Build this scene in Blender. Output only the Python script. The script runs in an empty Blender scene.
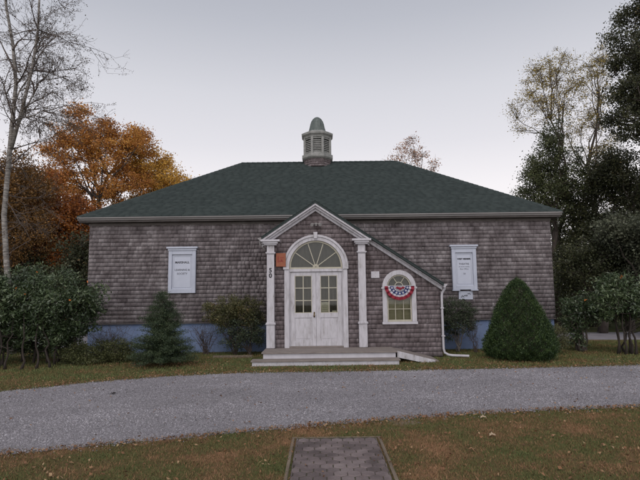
import bpy, math, random
import numpy as np
from mathutils import Matrix, Vector
R = math.radians
S = bpy.context.scene
COL = S.collection
random.seed(7)
rs = np.random.RandomState(11)

# ------------------------------------------------------------------ camera
FPX, PITCH, ROLL, EYE = 500.0, R(6.3), R(0.7), 1.7
cam = bpy.data.cameras.new('camera'); camo = bpy.data.objects.new('camera', cam); COL.objects.link(camo)
cam.sensor_width = 36; cam.lens = 36*FPX/640; cam.clip_start = 0.05; cam.clip_end = 1500
_c, _s, _cp, _sp = math.cos(ROLL), math.sin(ROLL), math.cos(PITCH), math.sin(PITCH)
rt = Vector((_c, _s*_sp, -_s*_cp)); up = Vector((_s, -_c*_sp, _c*_cp)); fw = Vector((0, _cp, _sp))
camo.matrix_world = Matrix(((rt.x, up.x, -fw.x, 0), (rt.y, up.y, -fw.y, 0), (rt.z, up.z, -fw.z, EYE), (0, 0, 0, 1)))
S.camera = camo

# ------------------------------------------------------------------ sky, sun, exposure
SUN_EL, SUN_AZ = R(54), R(196)      # veiled sun behind the camera (azimuth from +Y towards +X)
w = bpy.data.worlds.new('World'); S.world = w; w.use_nodes = True
nt = w.node_tree; nt.nodes.clear()
def N(t, tree=None, **k):
    n = (tree or nt).nodes.new(t)
    for a, b in k.items(): setattr(n, a, b)
    return n
sky = N('ShaderNodeTexSky', sky_type='NISHITA', sun_disc=False, sun_elevation=SUN_EL, sun_rotation=SUN_AZ, altitude=0, air_density=1.0, dust_density=1.5, ozone_density=1.0)
hs = N('ShaderNodeHueSaturation'); hs.inputs['Saturation'].default_value = 0.30
nt.links.new(sky.outputs[0], hs.inputs['Color'])
tc = N('ShaderNodeTexCoord'); sx = N('ShaderNodeSeparateXYZ'); nt.links.new(tc.outputs['Generated'], sx.inputs[0])
rp = N('ShaderNodeValToRGB'); nt.links.new(sx.outputs['Z'], rp.inputs[0])
el = rp.color_ramp.elements
cols = [(0.0, (9.6, 9.0, 8.9)), (.2, (9.2, 8.8, 9.0)), (.29, (7.6, 7.45, 7.9)), (.38, (6.7, 6.7, 7.2)), (.50, (4.9, 5.05, 5.65)), (.62, (3.7, 3.85, 4.5)), (.9, (3.2, 3.35, 4.0))]
while len(el) < len(cols): el.new(.5)
for e, (p, c) in zip(el, cols): e.position = p; e.color = (*c, 1)
mx = N('ShaderNodeMix', data_type='RGBA'); mx.inputs[0].default_value = 0.85     # thin even veil of high cloud
nt.links.new(hs.outputs[0], mx.inputs[6]); nt.links.new(rp.outputs[0], mx.inputs[7])
# the veil glows more strongly on the sun's side of the sky, behind the camera
fb = N('ShaderNodeMapRange'); fb.interpolation_type = 'SMOOTHSTEP'; fb.inputs[1].default_value = .25; fb.inputs[2].default_value = -.7; fb.inputs[3].default_value = 1.0; fb.inputs[4].default_value = 2.0
nt.links.new(sx.outputs['Y'], fb.inputs[0])
bs = N('ShaderNodeMath', operation='MULTIPLY'); bs.inputs[1].default_value = .1; nt.links.new(fb.outputs[0], bs.inputs[0])
bg = N('ShaderNodeBackground'); nt.links.new(bs.outputs[0], bg.inputs[1])
wo = N('ShaderNodeOutputWorld'); nt.links.new(mx.outputs[2], bg.inputs[0]); nt.links.new(bg.outputs[0], wo.inputs[0])
sun = bpy.data.lights.new('sun', 'SUN'); sun.energy = 1.0; sun.angle = R(28); sun.color = (1, .88, .80)
suno = bpy.data.objects.new('sun', sun); COL.objects.link(suno)
sd = Vector((math.sin(SUN_AZ)*math.cos(SUN_EL), math.cos(SUN_AZ)*math.cos(SUN_EL), math.sin(SUN_EL)))
suno.rotation_euler = sd.to_track_quat('Z', 'Y').to_euler(); suno.location = (40, 30, 30)
S.view_settings.view_transform = 'Standard'; S.view_settings.look = 'None'
S.view_settings.exposure = 0.15; S.view_settings.gamma = 1; S.view_settings.use_curve_mapping = False

# ------------------------------------------------------------------ pixel helpers (calibrated against the hall)
def ray(px, py):
    x = (px-320)/FPX; y = (240-py)/FPX
    return x*_c+y*_s, _cp-(-x*_s+y*_c)*_sp, _sp+(-x*_s+y*_c)*_cp
def at(px, py, Y):
    a, b, c = ray(px, py); t = Y/b; return (a*t, Y, EYE+c*t)
def gnd(px, py):
    a, b, c = ray(px, py); t = -EYE/c; return (a*t, b*t)

# ------------------------------------------------------------------ materials
def mat(name, col, rough=0.8, var=None, nscale=6.0, island=None, bump=0.0, bscale=40.0, stretch=(1, 1, 1), spec=0.3, trans=0.0, ramp=None, metal=0.0, nw=0.5, detail=5):
    """col..var mixed by noise, or by a ramp over island-random + noise"""
    m = bpy.data.materials.new(name); m.use_nodes = True; t = m.node_tree; b = t.nodes['Principled BSDF']
    b.inputs['Roughness'].default_value = rough; b.inputs['Specular IOR Level'].default_value = spec; b.inputs['Metallic'].default_value = metal
    b.inputs['Base Color'].default_value = (*col, 1)
    tcn = N('ShaderNodeTexCoord', t); mp = N('ShaderNodeMapping', t); mp.inputs['Scale'].default_value = stretch
    t.links.new(tcn.outputs['Object'], mp.inputs[0])
    if var is not None or ramp is not None:
        nz = N('ShaderNodeTexNoise', t); nz.inputs['Scale'].default_value = nscale; nz.inputs['Detail'].default_value = detail; nz.inputs['Roughness'].default_value = .65
        t.links.new(mp.outputs[0], nz.inputs['Vector'])
        fac = nz.outputs['Fac']
        cr0 = N('ShaderNodeMapRange', t); cr0.inputs[1].default_value = .3; cr0.inputs[2].default_value = .7
        t.links.new(fac, cr0.inputs[0]); fac = cr0.outputs[0]
        if island:
            g = N('ShaderNodeNewGeometry', t); mm = N('ShaderNodeMix', t); mm.inputs[0].default_value = nw
            t.links.new(g.outputs['Random Per Island'], mm.inputs[2]); t.links.new(fac, mm.inputs[3]); fac = mm.outputs[0]
        cr = N('ShaderNodeValToRGB', t); pts = ramp or [(0.0, col), (1.0, var)]
        while len(cr.color_ramp.elements) < len(pts): cr.color_ramp.elements.new(.5)
        for e, (p, c) in zip(cr.color_ramp.elements, pts): e.position = p; e.color = (*c, 1)
        t.links.new(fac, cr.inputs[0]); t.links.new(cr.outputs[0], b.inputs['Base Color'])
        colout = cr.outputs[0]
    if bump > 0:
        bn = N('ShaderNodeTexNoise', t); bn.inputs['Scale'].default_value = bscale; bn.inputs['Detail'].default_value = 6
        t.links.new(mp.outputs[0], bn.inputs['Vector'])
        bp = N('ShaderNodeBump', t); bp.inputs['Strength'].default_value = bump; bp.inputs['Distance'].default_value = .02
        t.links.new(bn.outputs['Fac'], bp.inputs['Height']); t.links.new(bp.outputs[0], b.inputs['Normal'])
    if trans > 0:
        tr = N('ShaderNodeBsdfTranslucent', t); ms = N('ShaderNodeMixShader', t); ms.inputs[0].default_value = trans
        if var is not None or ramp is not None: t.links.new(colout, tr.inputs[0])
        else: tr.inputs[0].default_value = (*col, 1)
        t.links.new(b.outputs[0], ms.inputs[1]); t.links.new(tr.outputs[0], ms.inputs[2])
        t.links.new(ms.outputs[0], t.nodes['Material Output'].inputs[0])
    return m
def leafmat(name, dark, mid, light, accent=None, trans=.25, rough=.55, nscale=1.2, spec=.35, nw=.45):
    r = [(0.1, dark), (.5, mid), (.85, light)]
    if accent: r.append((.97, accent))
    return mat(name, mid, rough, ramp=r, nscale=nscale, island=True, trans=trans, spec=spec, nw=nw, detail=2)

M = {}
M['shingle'] = mat('weathered_shingle', (.1, .1, .1), .9, ramp=[(0.05, (.070, .057, .058)), (.36, (.148, .127, .129)), (.62, (.22, .194, .197)), (.9, (.36, .328, .332))], nscale=1.6, detail=10, island=True, bump=.22, bscale=70, stretch=(1.6, 1.6, 1.2), nw=.70)
M['shingle_brown'] = mat('sheltered_shingle', (.1, .1, .1), .9, ramp=[(0.05, (.08, .062, .062)), (.4, (.150, .124, .126)), (.7, (.205, .173, .177)), (.95, (.30, .262, .268))], nscale=2.6, island=True, bump=.22, bscale=70, stretch=(1.6, 1.6, 1.2), nw=.70)
M['sheath'] = mat('dark_sheathing', (.03, .027, .027), .95)
M['roof'] = mat('green_asphalt_shingle', (.04, .07, .06), .95, ramp=[(.1, (.032, .041, .040)), (.5, (.037, .047, .0455)), (.9, (.043, .054, .052))], nscale=.5, island=True, bump=.1, bscale=260, nw=.3, spec=.1, stretch=(.35, 1, 1))
M['blue'] = mat('blue_painted_block', (.12, .165, .28), .8, var=(.165, .22, .34), nscale=3, bump=.4, bscale=14)
M['white'] = mat('white_paint', (.36, .348, .37), .55, var=(.46, .45, .475), nscale=5, bump=.15, bscale=18, stretch=(1, 1, .5))
M['wornwhite'] = mat('worn_white_paint', (.4, .4, .4), .6, ramp=[(.0, (.20, .18, .17)), (.14, (.33, .318, .325)), (.5, (.41, .398, .42)), (1, (.47, .458, .482))], nscale=9, bump=.3, bscale=22, stretch=(1.5, 1.5, .35))
M['mullion'] = mat('cream_paint', (.32, .30, .235), .6, var=(.40, .375, .30), nscale=10)
M['gutter'] = mat('grey_gutter', (.19, .18, .178), .45, var=(.27, .258, .252), nscale=1.3, stretch=(.4, 1, 3))
M['fascia'] = mat('brown_grey_fascia', (.085, .075, .07), .7, var=(.14, .125, .12), nscale=3)
M['deck'] = mat('weathered_decking', (.13, .11, .10), .85, var=(.24, .21, .19), nscale=6, stretch=(.6, 6, 3), bump=.4)
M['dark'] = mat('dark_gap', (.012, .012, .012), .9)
M['signwhite'] = mat('sign_white', (.34, .365, .43), .5, var=(.41, .435, .50), nscale=4)
M['signpanel'] = mat('sign_panel_white', (.38, .405, .475), .45, var=(.43, .455, .52), nscale=3)
M['ink'] = mat('black_lettering', (.02, .02, .025), .5)
M['red'] = mat('faded_red_box', (.20, .062, .03), .5, var=(.26, .085, .042), nscale=14)
M['redink'] = mat('dull_red_marks', (.20, .03, .02), .5)
M['brass'] = mat('dull_brass', (.16, .12, .07), .4, metal=.8)
M['blind'] = mat('beige_blind', (.30, .265, .16), .9, var=(.40, .35, .22), nscale=4, stretch=(1, 1, 4))
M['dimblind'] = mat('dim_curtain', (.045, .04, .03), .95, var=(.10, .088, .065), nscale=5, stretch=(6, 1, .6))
M['paper'] = mat('cream_paper', (.55, .50, .36), .8)
M['flagred'] = mat('flag_red', (.19, .016, .03), .8)
M['flagwhite'] = mat('flag_white', (.40, .39, .42), .8)
M['flagblue'] = mat('flag_blue', (.02, .035, .13), .8)
M['pewter'] = mat('verdigris_lead', (.05, .065, .06), .55, var=(.12, .14, .13), nscale=8, bump=.2, stretch=(2, 2, .6))
M['cupola'] = mat('cupola_grey_paint', (.15, .155, .145), .7, var=(.29, .29, .275), nscale=6)
M['bark'] = mat('dark_bark', (.045, .036, .03), .95, var=(.10, .082, .07), nscale=8, bump=.7, stretch=(3, 3, .6))
M['shadedbark'] = mat('shaded_dark_bark', (.022, .017, .014), .95, var=(.05, .04, .034), nscale=8, bump=.5, stretch=(3, 3, .6))  # darker copy of the bark, shade below the foliage put into its colour
M['greybark'] = mat('grey_bark', (.10, .088, .078), .95, var=(.19, .17, .155), nscale=8, bump=.6, stretch=(3, 3, .6))
M['birch'] = mat('birch_bark', (.1, .1, .1), .8, ramp=[(.0, (.06, .052, .046)), (.35, (.13, .12, .108)), (.65, (.24, .225, .205)), (1, (.33, .31, .285))], nscale=4, stretch=(1, 1, 4), bump=.3)
M['twig'] = mat('thin_twig', (.045, .035, .03), .9, var=(.09, .07, .06), nscale=6)
M['rhodo'] = leafmat('rhododendron_leaf', (.016, .028, .011), (.044, .070, .028), (.12, .155, .075), trans=.12, rough=.42, spec=.5)
M['orangeleaf'] = mat('orange_leaf', (.42, .12, .02), .6)
M['juniper'] = leafmat('juniper_needles', (.026, .032, .010), (.066, .076, .026), (.135, .14, .055), trans=.12, nscale=4)
M['spruce'] = leafmat('spruce_needles', (0.010, 0.021, 0.009), (0.028, 0.047, 0.021), (0.08, 0.105, 0.048), trans=.1, nscale=5)
M['cone'] = leafmat('dwarf_spruce_needles', (0.009, 0.020, 0.007), (0.027, 0.052, 0.016), (0.075, 0.115, 0.034), trans=.08, nscale=6)
M['bushtop'] = leafmat('bronze_green_leaf', (0.042, 0.045, 0.018), (0.087, 0.093, 0.036), (0.173, 0.143, 0.06), accent=(0.24, 0.135, 0.06), trans=.2, nscale=2.5)
M['darkbush'] = leafmat('dark_green_leaf', (0.0224, 0.0308, 0.0196), (0.0476, 0.0644, 0.0364), (0.091, 0.119, 0.063), trans=.15, nscale=3)
M['olive'] = leafmat('olive_leaf', (0.052, 0.0546, 0.026), (0.0975, 0.104, 0.0455), (0.169, 0.163, 0.078), trans=.2, nscale=3)
M['rust'] = leafmat('rust_oak_leaf', (.20, .075, .024), (.42, .18, .045), (.60, .32, .07), accent=(.66, .42, .12), trans=.4, nscale=.5)
M['gold'] = leafmat('gold_maple_leaf', (.30, .15, .035), (.54, .31, .06), (.78, .50, .10), accent=(.8, .58, .16), trans=.42, nscale=.5)
M['deeprust'] = leafmat('deep_rust_leaf', (.10, .035, .014), (.30, .10, .026), (.52, .21, .04), trans=.35, nscale=.6)
M['brownleaf'] = leafmat('dry_brown_leaf', (0.03, 0.0216, 0.0144), (0.066, 0.048, 0.0312), (0.12, 0.084, 0.0504), trans=.2)
M['oliverust'] = leafmat('olive_rust_leaf', (.055, .034, .014), (.15, .08, .026), (.29, .15, .04), trans=.32, nscale=.5)
M['oakdark'] = leafmat('dark_oak_leaf', (.014, .017, .008), (.036, .042, .018), (.085, .086, .038), accent=(.16, .09, .035), trans=.2, nscale=1.0)
M['wood'] = leafmat('woodland_leaf', (.022, .026, .012), (.052, .060, .026), (.115, .12, .052), trans=.2, nscale=.4)
M['grey_green'] = leafmat('grey_green_leaf', (.035, .042, .028), (.075, .085, .052), (.13, .14, .09), trans=.2, nscale=.8)
M['yellowgreen'] = leafmat('thin_yellow_leaf', (.12, .095, .035), (.28, .22, .06), (.48, .36, .10), trans=.42, nscale=.5)
M['pinkleaf'] = leafmat('pale_pink_brown_leaf', (.24, .14, .11), (.44, .27, .20), (.62, .40, .24), accent=(.7, .36, .12), trans=.45, nscale=.7)
M['ivy'] = leafmat('ivy_leaf', (.020, .026, .010), (.050, .062, .024), (.12, .135, .055), trans=.2, nscale=.8)

def groundmat(name, blades=False):
    m = bpy.data.materials.new(name); m.use_nodes = True; t = m.node_tree; b = t.nodes['Principled BSDF']
    b.inputs['Roughness'].default_value = .95; b.inputs['Specular IOR Level'].default_value = .12
    tcn = N('ShaderNodeTexCoord', t)
    def noise(sc, det=5, off=0):
        n = N('ShaderNodeTexNoise', t); n.inputs['Scale'].default_value = sc; n.inputs['Detail'].default_value = det; n.inputs['Roughness'].default_value = .62
        mp = N('ShaderNodeMapping', t); mp.inputs['Location'].default_value = (off, off, 0); mp.inputs['Scale'].default_value = (1, 1, 0)
        t.links.new(tcn.outputs['Object'], mp.inputs[0]); t.links.new(mp.outputs[0], n.inputs['Vector']); return n.outputs['Fac']
    big = noise(1.3, 8)
    sep = N('ShaderNodeSeparateXYZ', t); t.links.new(tcn.outputs['Object'], sep.inputs[0])
    # grass is greener beside the hall than on the dry verge in front
    gr = N('ShaderNodeMapRange', t); gr.inputs[1].default_value = 7; gr.inputs[2].default_value = 13; gr.inputs[3].default_value = 0; gr.inputs[4].default_value = .12
    t.links.new(sep.outputs['Y'], gr.inputs[0])
    ad = N('ShaderNodeMath', t, operation='ADD'); t.links.new(big, ad.inputs[0]); t.links.new(gr.outputs[0], ad.inputs[1])
    ct = N('ShaderNodeMapRange', t); ct.inputs[1].default_value = .33; ct.inputs[2].default_value = .70; ct.inputs[3].default_value = .12; ct.inputs[4].default_value = .88
    t.links.new(ad.outputs[0], ct.inputs[0]); fac = ct.outputs[0]
    if blades:
        g = N('ShaderNodeNewGeometry', t); mm = N('ShaderNodeMix', t); mm.inputs[0].default_value = .45
        t.links.new(fac, mm.inputs[2]); t.links.new(g.outputs['Random Per Island'], mm.inputs[3]); fac = mm.outputs[0]
    else:
        mm = N('ShaderNodeMix', t); mm.inputs[0].default_value = .45
        t.links.new(fac, mm.inputs[2]); t.links.new(noise(38, 4, 3), mm.inputs[3]); fac = mm.outputs[0]
    cr = N('ShaderNodeValToRGB', t); k = 1.38 if blades else 1.08
    pts = [(.24, (.21, .12, .068)), (.38, (.145, .09, .046)), (.48, (.09, .07, .032)), (.56, (.10, .092, .036)), (.66, (.055, .068, .024)), (.80, (.095, .11, .045))]
    while len(cr.color_ramp.elements) < len(pts): cr.color_ramp.elements.new(.5)
    for e, (p, c) in zip(cr.color_ramp.elements, pts): e.position = p; e.color = (c[0]*k, c[1]*k, c[2]*k, 1)
    t.links.new(fac, cr.inputs[0]); out = cr.outputs[0]
    if not blades:      # bare sandy scuffs
        s2 = N('ShaderNodeMapRange', t); s2.inputs[1].default_value = .64; s2.inputs[2].default_value = .70
        t.links.new(noise(.8, 3, 17.3), s2.inputs[0])
        mc = N('ShaderNodeMix', t, data_type='RGBA'); mc.inputs[7].default_value = (.19, .15, .11, 1)
        t.links.new(s2.outputs[0], mc.inputs[0]); t.links.new(out, mc.inputs[6]); out = mc.outputs[2]
        bp = N('ShaderNodeBump', t); bp.inputs['Strength'].default_value = .8; bp.inputs['Distance'].default_value = .03
        t.links.new(noise(45, 6), bp.inputs['Height']); t.links.new(bp.outputs[0], b.inputs['Normal'])
    t.links.new(out, b.inputs['Base Color'])
    return m
M['lawn'] = groundmat('dry_autumn_lawn'); M['blade'] = groundmat('grass_blades', True)
M['gravelbed'] = mat('gravel_bed', (.17, .16, .175), .95, ramp=[(.15, (.11, .102, .106)), (.5, (.185, .175, .182)), (.85, (.27, .258, .268))], nscale=32, bump=.9, bscale=60, detail=8)
M['pebble'] = mat('grey_pebble', (.3, .3, .3), .85, ramp=[(.1, (.075, .07, .075)), (.45, (.19, .181, .195)), (.7, (.275, .263, .28)), (.95, (.42, .405, .42))], nscale=.5, island=True, nw=.35)
M['paver'] = mat('mauve_paver', (.1, .1, .1), .9, ramp=[(.15, (.075, .060, .058)), (.5, (.125, .100, .098)), (.9, (.20, .165, .160))], nscale=3, island=True, bump=.5, bscale=60, nw=.6)
M['joint'] = mat('sandy_joint', (.035, .032, .024), .95, var=(.075, .07, .04), nscale=8)
M['timber'] = mat('edging_timber', (.09, .07, .05), .9, var=(.20, .16, .12), nscale=4, stretch=(4, .6, 4), bump=.4)
M['litter'] = leafmat('fallen_leaf', (.09, .045, .025), (.19, .095, .045), (.30, .20, .11), accent=(.40, .30, .18), trans=.05, nscale=3, rough=.8)
M['asphalt'] = mat('pale_lane', (.16, .155, .17), .9, var=(.24, .23, .25), nscale=2)

def glass(name, refl=.22):
    m = bpy.data.materials.new(name); m.use_nodes = True; t = m.node_tree; t.nodes.clear()
    tr = N('ShaderNodeBsdfTransparent', t); tr.inputs[0].default_value = (.85, .87, .86, 1)
    gl = N('ShaderNodeBsdfGlossy', t); gl.inputs['Roughness'].default_value = .03
    fr = N('ShaderNodeFresnel', t); fr.inputs[0].default_value = 1.38
    ms = N('ShaderNodeMixShader', t); o = N('ShaderNodeOutputMaterial', t)
    t.links.new(fr.outputs[0], ms.inputs[0]); t.links.new(tr.outputs[0], ms.inputs[1]); t.links.new(gl.outputs[0], ms.inputs[2]); t.links.new(ms.outputs[0], o.inputs[0])
    return m
M['glass'] = glass('window_glass')

# ------------------------------------------------------------------ object helpers
WORLD = {}
def setp(o, label=None, cat=None, group=None, kind=None):
    if label: o['label'] = label
    if cat: o['category'] = cat
    if group: o['group'] = group
    if kind: o['kind'] = kind
    return o
def thing(name, loc, label, cat, group=None):
    o = bpy.data.objects.new(name, None); COL.objects.link(o); o.location = loc; o.empty_display_size = .2
    WORLD[o.name] = Vector(loc); return setp(o, label, cat, group)
def link(name, me, parent):
    o = bpy.data.objects.new(name, me); COL.objects.link(o)
    off = Vector((0, 0, 0))
    if parent is not None:
        o.parent = parent; off = WORLD[parent.name]
        me.transform(Matrix.Translation(-off))
    WORLD[o.name] = off
    return o
def arr_mesh(name, V, F, mats, parent=None, idx=None, smooth=False):
    """V (n,3) array, F (m,k) int array, all faces with k corners"""
    me = bpy.data.meshes.new(name); V = np.asarray(V, np.float32); F = np.asarray(F, np.int32); k = F.shape[1]
    me.vertices.add(len(V)); me.vertices.foreach_set('co', V.ravel())
    me.loops.add(F.size); me.loops.foreach_set('vertex_index', F.ravel())
    me.polygons.add(len(F)); me.polygons.foreach_set('loop_start', np.arange(0, F.size, k, dtype=np.int32))
    for m in (mats if isinstance(mats, list) else [mats]): me.materials.append(m)
    if idx is not None: me.polygons.foreach_set('material_index', np.asarray(idx, np.int32))
    if smooth: me.polygons.foreach_set('use_smooth', np.ones(len(F), bool))
    me.update(calc_edges=True); me.validate()
    return link(name, me, parent)
class MB:
    def __init__(s): s.v = []; s.f = []; s.m = []; s.cur = 0; s.sm = []; s.smooth = False
    def add(s, vs, fs):
        b = len(s.v); s.v += [tuple(x) for x in vs]
        for f in fs: s.f.append(tuple(b+i for i in f)); s.m.append(s.cur); s.sm.append(s.smooth)
        return s
    def box(s, x0, x1, y0, y1, z0, z1):
        return s.add([(x0,y0,z0),(x1,y0,z0),(x1,y1,z0),(x0,y1,z0),(x0,y0,z1),(x1,y0,z1),(x1,y1,z1),(x0,y1,z1)],
                     [(0,3,2,1),(4,5,6,7),(0,1,5,4),(1,2,6,5),(2,3,7,6),(3,0,4,7)])
    def prism(s, pts, y0, y1):          # polygon in XZ extruded along Y
        n = len(pts)
        return s.add([(x, y0, z) for x, z in pts]+[(x, y1, z) for x, z in pts],
                     [tuple(range(n)), tuple(range(2*n-1, n-1, -1))]+[(i, i+n, (i+1) % n+n, (i+1) % n) for i in range(n)])
    def prismz(s, pts, z0, z1):         # polygon in XY extruded along Z
        n = len(pts)
        return s.add([(x, y, z0) for x, y in pts]+[(x, y, z1) for x, y in pts],
                     [tuple(range(n-1, -1, -1)), tuple(range(n, 2*n))]+[(i, (i+1) % n, (i+1) % n+n, i+n) for i in range(n)])
    def band(s, outer, inner, y0, y1):  # strip between two XZ polylines, extruded along Y
        n = len(outer); V = []
        for (a, b), (c, d) in zip(outer, inner): V += [(a, y0, b), (c, y0, d), (a, y1, b), (c, y1, d)]
        F = []
        for i in range(n-1):
            p, q = 4*i, 4*i+4
            F += [(p, p+1, q+1, q), (p+2, q+2, q+3, p+3), (p, q, q+2, p+2), (p+1, p+3, q+3, q+1)]
        F += [(0, 2, 3, 1), (4*n-4, 4*n-3, 4*n-1, 4*n-2)]
        return s.add(V, F)
    def tube(s, pts, rad, n=6, cap=True):
        P = [Vector(p) for p in pts]; V = []; F = []; ref = None
        for i, p in enumerate(P):
            d = (P[min(i+1, len(P)-1)]-P[max(i-1, 0)]); d = d.normalized() if d.length > 1e-9 else Vector((0, 0, 1))
            if ref is None: ref = Vector((1, 0, 0)) if abs(d.x) < .8 else Vector((0, 1, 0))
            a = (ref-d*ref.dot(d)).normalized(); ref = a; b = d.cross(a)
            r = rad[i] if hasattr(rad, '__len__') else rad
            for k in range(n):
                t = 2*math.pi*k/n; V.append(p+(a*math.cos(t)+b*math.sin(t))*r)
        for i in range(len(P)-1):
            for k in range(n): F.append((i*n+k, i*n+(k+1) % n, (i+1)*n+(k+1) % n, (i+1)*n+k))
        if cap: F += [tuple(range(n-1, -1, -1)), tuple(range((len(P)-1)*n, len(P)*n))]
        return s.add(V, F)
    def lathe(s, cx, cy, prof, n=8, rot=0.0):    # profile [(r, z)]
        V = []; F = []
        for r, z in prof:
            for k in range(n):
                t = 2*math.pi*(k+.5)/n+rot; V.append((cx+r*math.cos(t), cy+r*math.sin(t), z))
        for i in range(len(prof)-1):
            for k in range(n): F.append((i*n+k, i*n+(k+1) % n, (i+1)*n+(k+1) % n, (i+1)*n+k))
        F += [tuple(range(n-1, -1, -1)), tuple(range((len(prof)-1)*n, len(prof)*n))]
        return s.add(V, F)
    def build(s, name, mats, parent=None, bevel=0.0):
        me = bpy.data.meshes.new(name); me.from_pydata(s.v, [], s.f)
        for m in (mats if isinstance(mats, list) else [mats]): me.materials.append(m)
        me.polygons.foreach_set('material_index', s.m); me.polygons.foreach_set('use_smooth', s.sm); me.update()
        o = link(name, me, parent)
        if bevel > 0:
            md = o.modifiers.new('bevel', 'BEVEL'); md.width = bevel; md.segments = 1; md.limit_method = 'ANGLE'; md.angle_limit = R(40)
        return o
def text_mb(mb, body, size, cx, y, cz, bold=.0, align='CENTER', th=.002):
    c = bpy.data.curves.new('txt', 'FONT'); c.body = body; c.size = size; c.align_x = align; c.align_y = 'CENTER'; c.offset = bold; c.resolution_u = 3
    o = bpy.data.objects.new('txt', c); COL.objects.link(o); bpy.context.view_layer.update()
    me = o.evaluated_get(bpy.context.evaluated_depsgraph_get()).to_mesh()
    mb.add([(cx+v.co.x, y, cz+v.co.y) for v in me.vertices], [tuple(p.vertices) for p in me.polygons])
    bpy.data.objects.remove(o); bpy.data.curves.remove(c)

# shingle field: rows of overlapping wedges on a plane (origin, u along the courses, v up the slope, n outward)
def shingles(name, m, parent, org, u, v, n, v0, v1, course, wid, intervals, thick=.024, jit=.0022, gap=.0015, seed=1, wvar=.5, shadow_slit=None):
    rg = random.Random(seed); V = []; F = []
    u, v, n, org = Vector(u), Vector(v), Vector(n), Vector(org)
    k = 0; z = v0
    while z < v1-1e-4:
        z1 = min(z+course, v1)
        lo = intervals(z+1e-4); hi = intervals(z1-1e-4); top_over = z1+course*.25
        if len(lo) != len(hi): hi = lo if len(lo) > len(hi) else hi; lo = hi
        for (a, b), (c, d) in zip(lo, hi):
            x = min(a, c)-rg.random()*wid
            xe = max(b, d)
            while x < xe:
                ww = wid*(1-wvar+2*wvar*rg.random()); x2 = x+ww
                def cl(t, s0, s1): return max(s0, min(s1, t))
                bl, br, tl, tr = cl(x+gap/2, a, b), cl(x2-gap/2, a, b), cl(x+gap/2, c, d), cl(x2-gap/2, c, d)
                x = x2
                if (br-bl)+(tr-tl) < .012: continue
                zb = z+(rg.uniform(-jit, jit)*(5 if rg.random() < .05 else 1)) if z > v0 else z; t = thick*rg.uniform(.97, 1.04); tt = rg.uniform(0, .0006)
                tz = z1+.004; t2 = .001+tt
                if shadow_slit: zb += shadow_slit; tz = z1; t2 = t*.42      # open slit under each butt lets dark sheathing stand for a shadow line
                P = [(bl, zb, t), (br, zb, t), (tr, tz, t2), (tl, tz, t2), (bl, zb, -.01), (br, zb, -.01), (tr, tz, -.01), (tl, tz, -.01)]
                i = len(V); V += [org+u*p+v*q+n*r for p, q, r in P]
                F += [(i, i+1, i+2, i+3), (i, i+4, i+5, i+1), (i, i+3, i+7, i+4), (i+1, i+5, i+6, i+2)]
        z = z1
    return arr_mesh(name, np.array(V), np.array(F), m, parent)

def sub_int(iv, h):
    out = []
    for a, b in iv:
        if h[1] <= a or h[0] >= b: out.append((a, b)); continue
        if h[0] > a: out.append((a, h[0]))
        if h[1] < b: out.append((h[1], b))
    return out
def arch_half(z, z0, zs, r):      # half width of a round-headed opening
    if z < z0 or z > zs+r: return 0
    return r if z <= zs else math.sqrt(max(0, r*r-(z-zs)**2))

# ================================================================== GROUND
rng = np.random.RandomState(3)
mb = MB(); n = 60
xs = np.linspace(-150, 150, n+1); ys = np.linspace(-60, 240, n+1)
V = [(x, y, 0) for y in ys for x in xs]; F = [(j*(n+1)+i, j*(n+1)+i+1, (j+1)*(n+1)+i+1, (j+1)*(n+1)+i) for j in range(n) for i in range(n)]
g = arr_mesh('ground', V, F, M['lawn']); g['kind'] = 'structure'

far_e = [(-40, -2), (-24, 2.2), (-14, 5.6), (-9, 7.9)]+[gnd(*p) for p in ((0,392),(40,388.5),(80,384),(120,380.5),(160,377.5),(240,373.5),(320,372.5),(400,371),(480,369.5),(560,368),(640,365.5))]+[(10, 12.3), (16, 13.2), (30, 15.6), (60, 21)]
near_e = [(-40, -10), (-20, -1), (-13, 2.6), (-8, 4.45)]+[gnd(*p) for p in ((0,454),(80,446.5),(160,439.5),(240,431.5),(320,424.5),(400,418),(480,412.5),(560,409),(640,406))]+[(8, 8.15), (14, 9), (30, 11.4), (60, 16)]
fx, fy = zip(*far_e); nx_, ny_ = zip(*near_e)
def far_y(x): return np.interp(x, fx, fy)
def near_y(x): return np.interp(x, nx_, ny_)
def wob(x, s): return .05*np.sin(x*3.1+s)+.035*np.sin(x*7.7+s*2)+.03*np.sin(x*17.3+s*3)+.02*np.sin(x*41+s)
X = np.concatenate([np.linspace(-40, -8, 40, endpoint=False), np.linspace(-8, 9, 340), np.linspace(9.1, 60, 60)])
V = []; 
for x in X:
    a, b = near_y(x)+wob(x, 1), far_y(x)+wob(x, 4)
    V += [(x, a+(b-a)*t, .004+.012*math.sin(math.pi*t)) for t in (0, .1, .5, .9, 1)]
F = [(i*5+j, (i+1)*5+j, (i+1)*5+j+1, i*5+j+1) for i in range(len(X)-1) for j in range(4)]
o = arr_mesh('gravel_road', V, F, M['gravelbed'], smooth=True); o['kind'] = 'structure'
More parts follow.
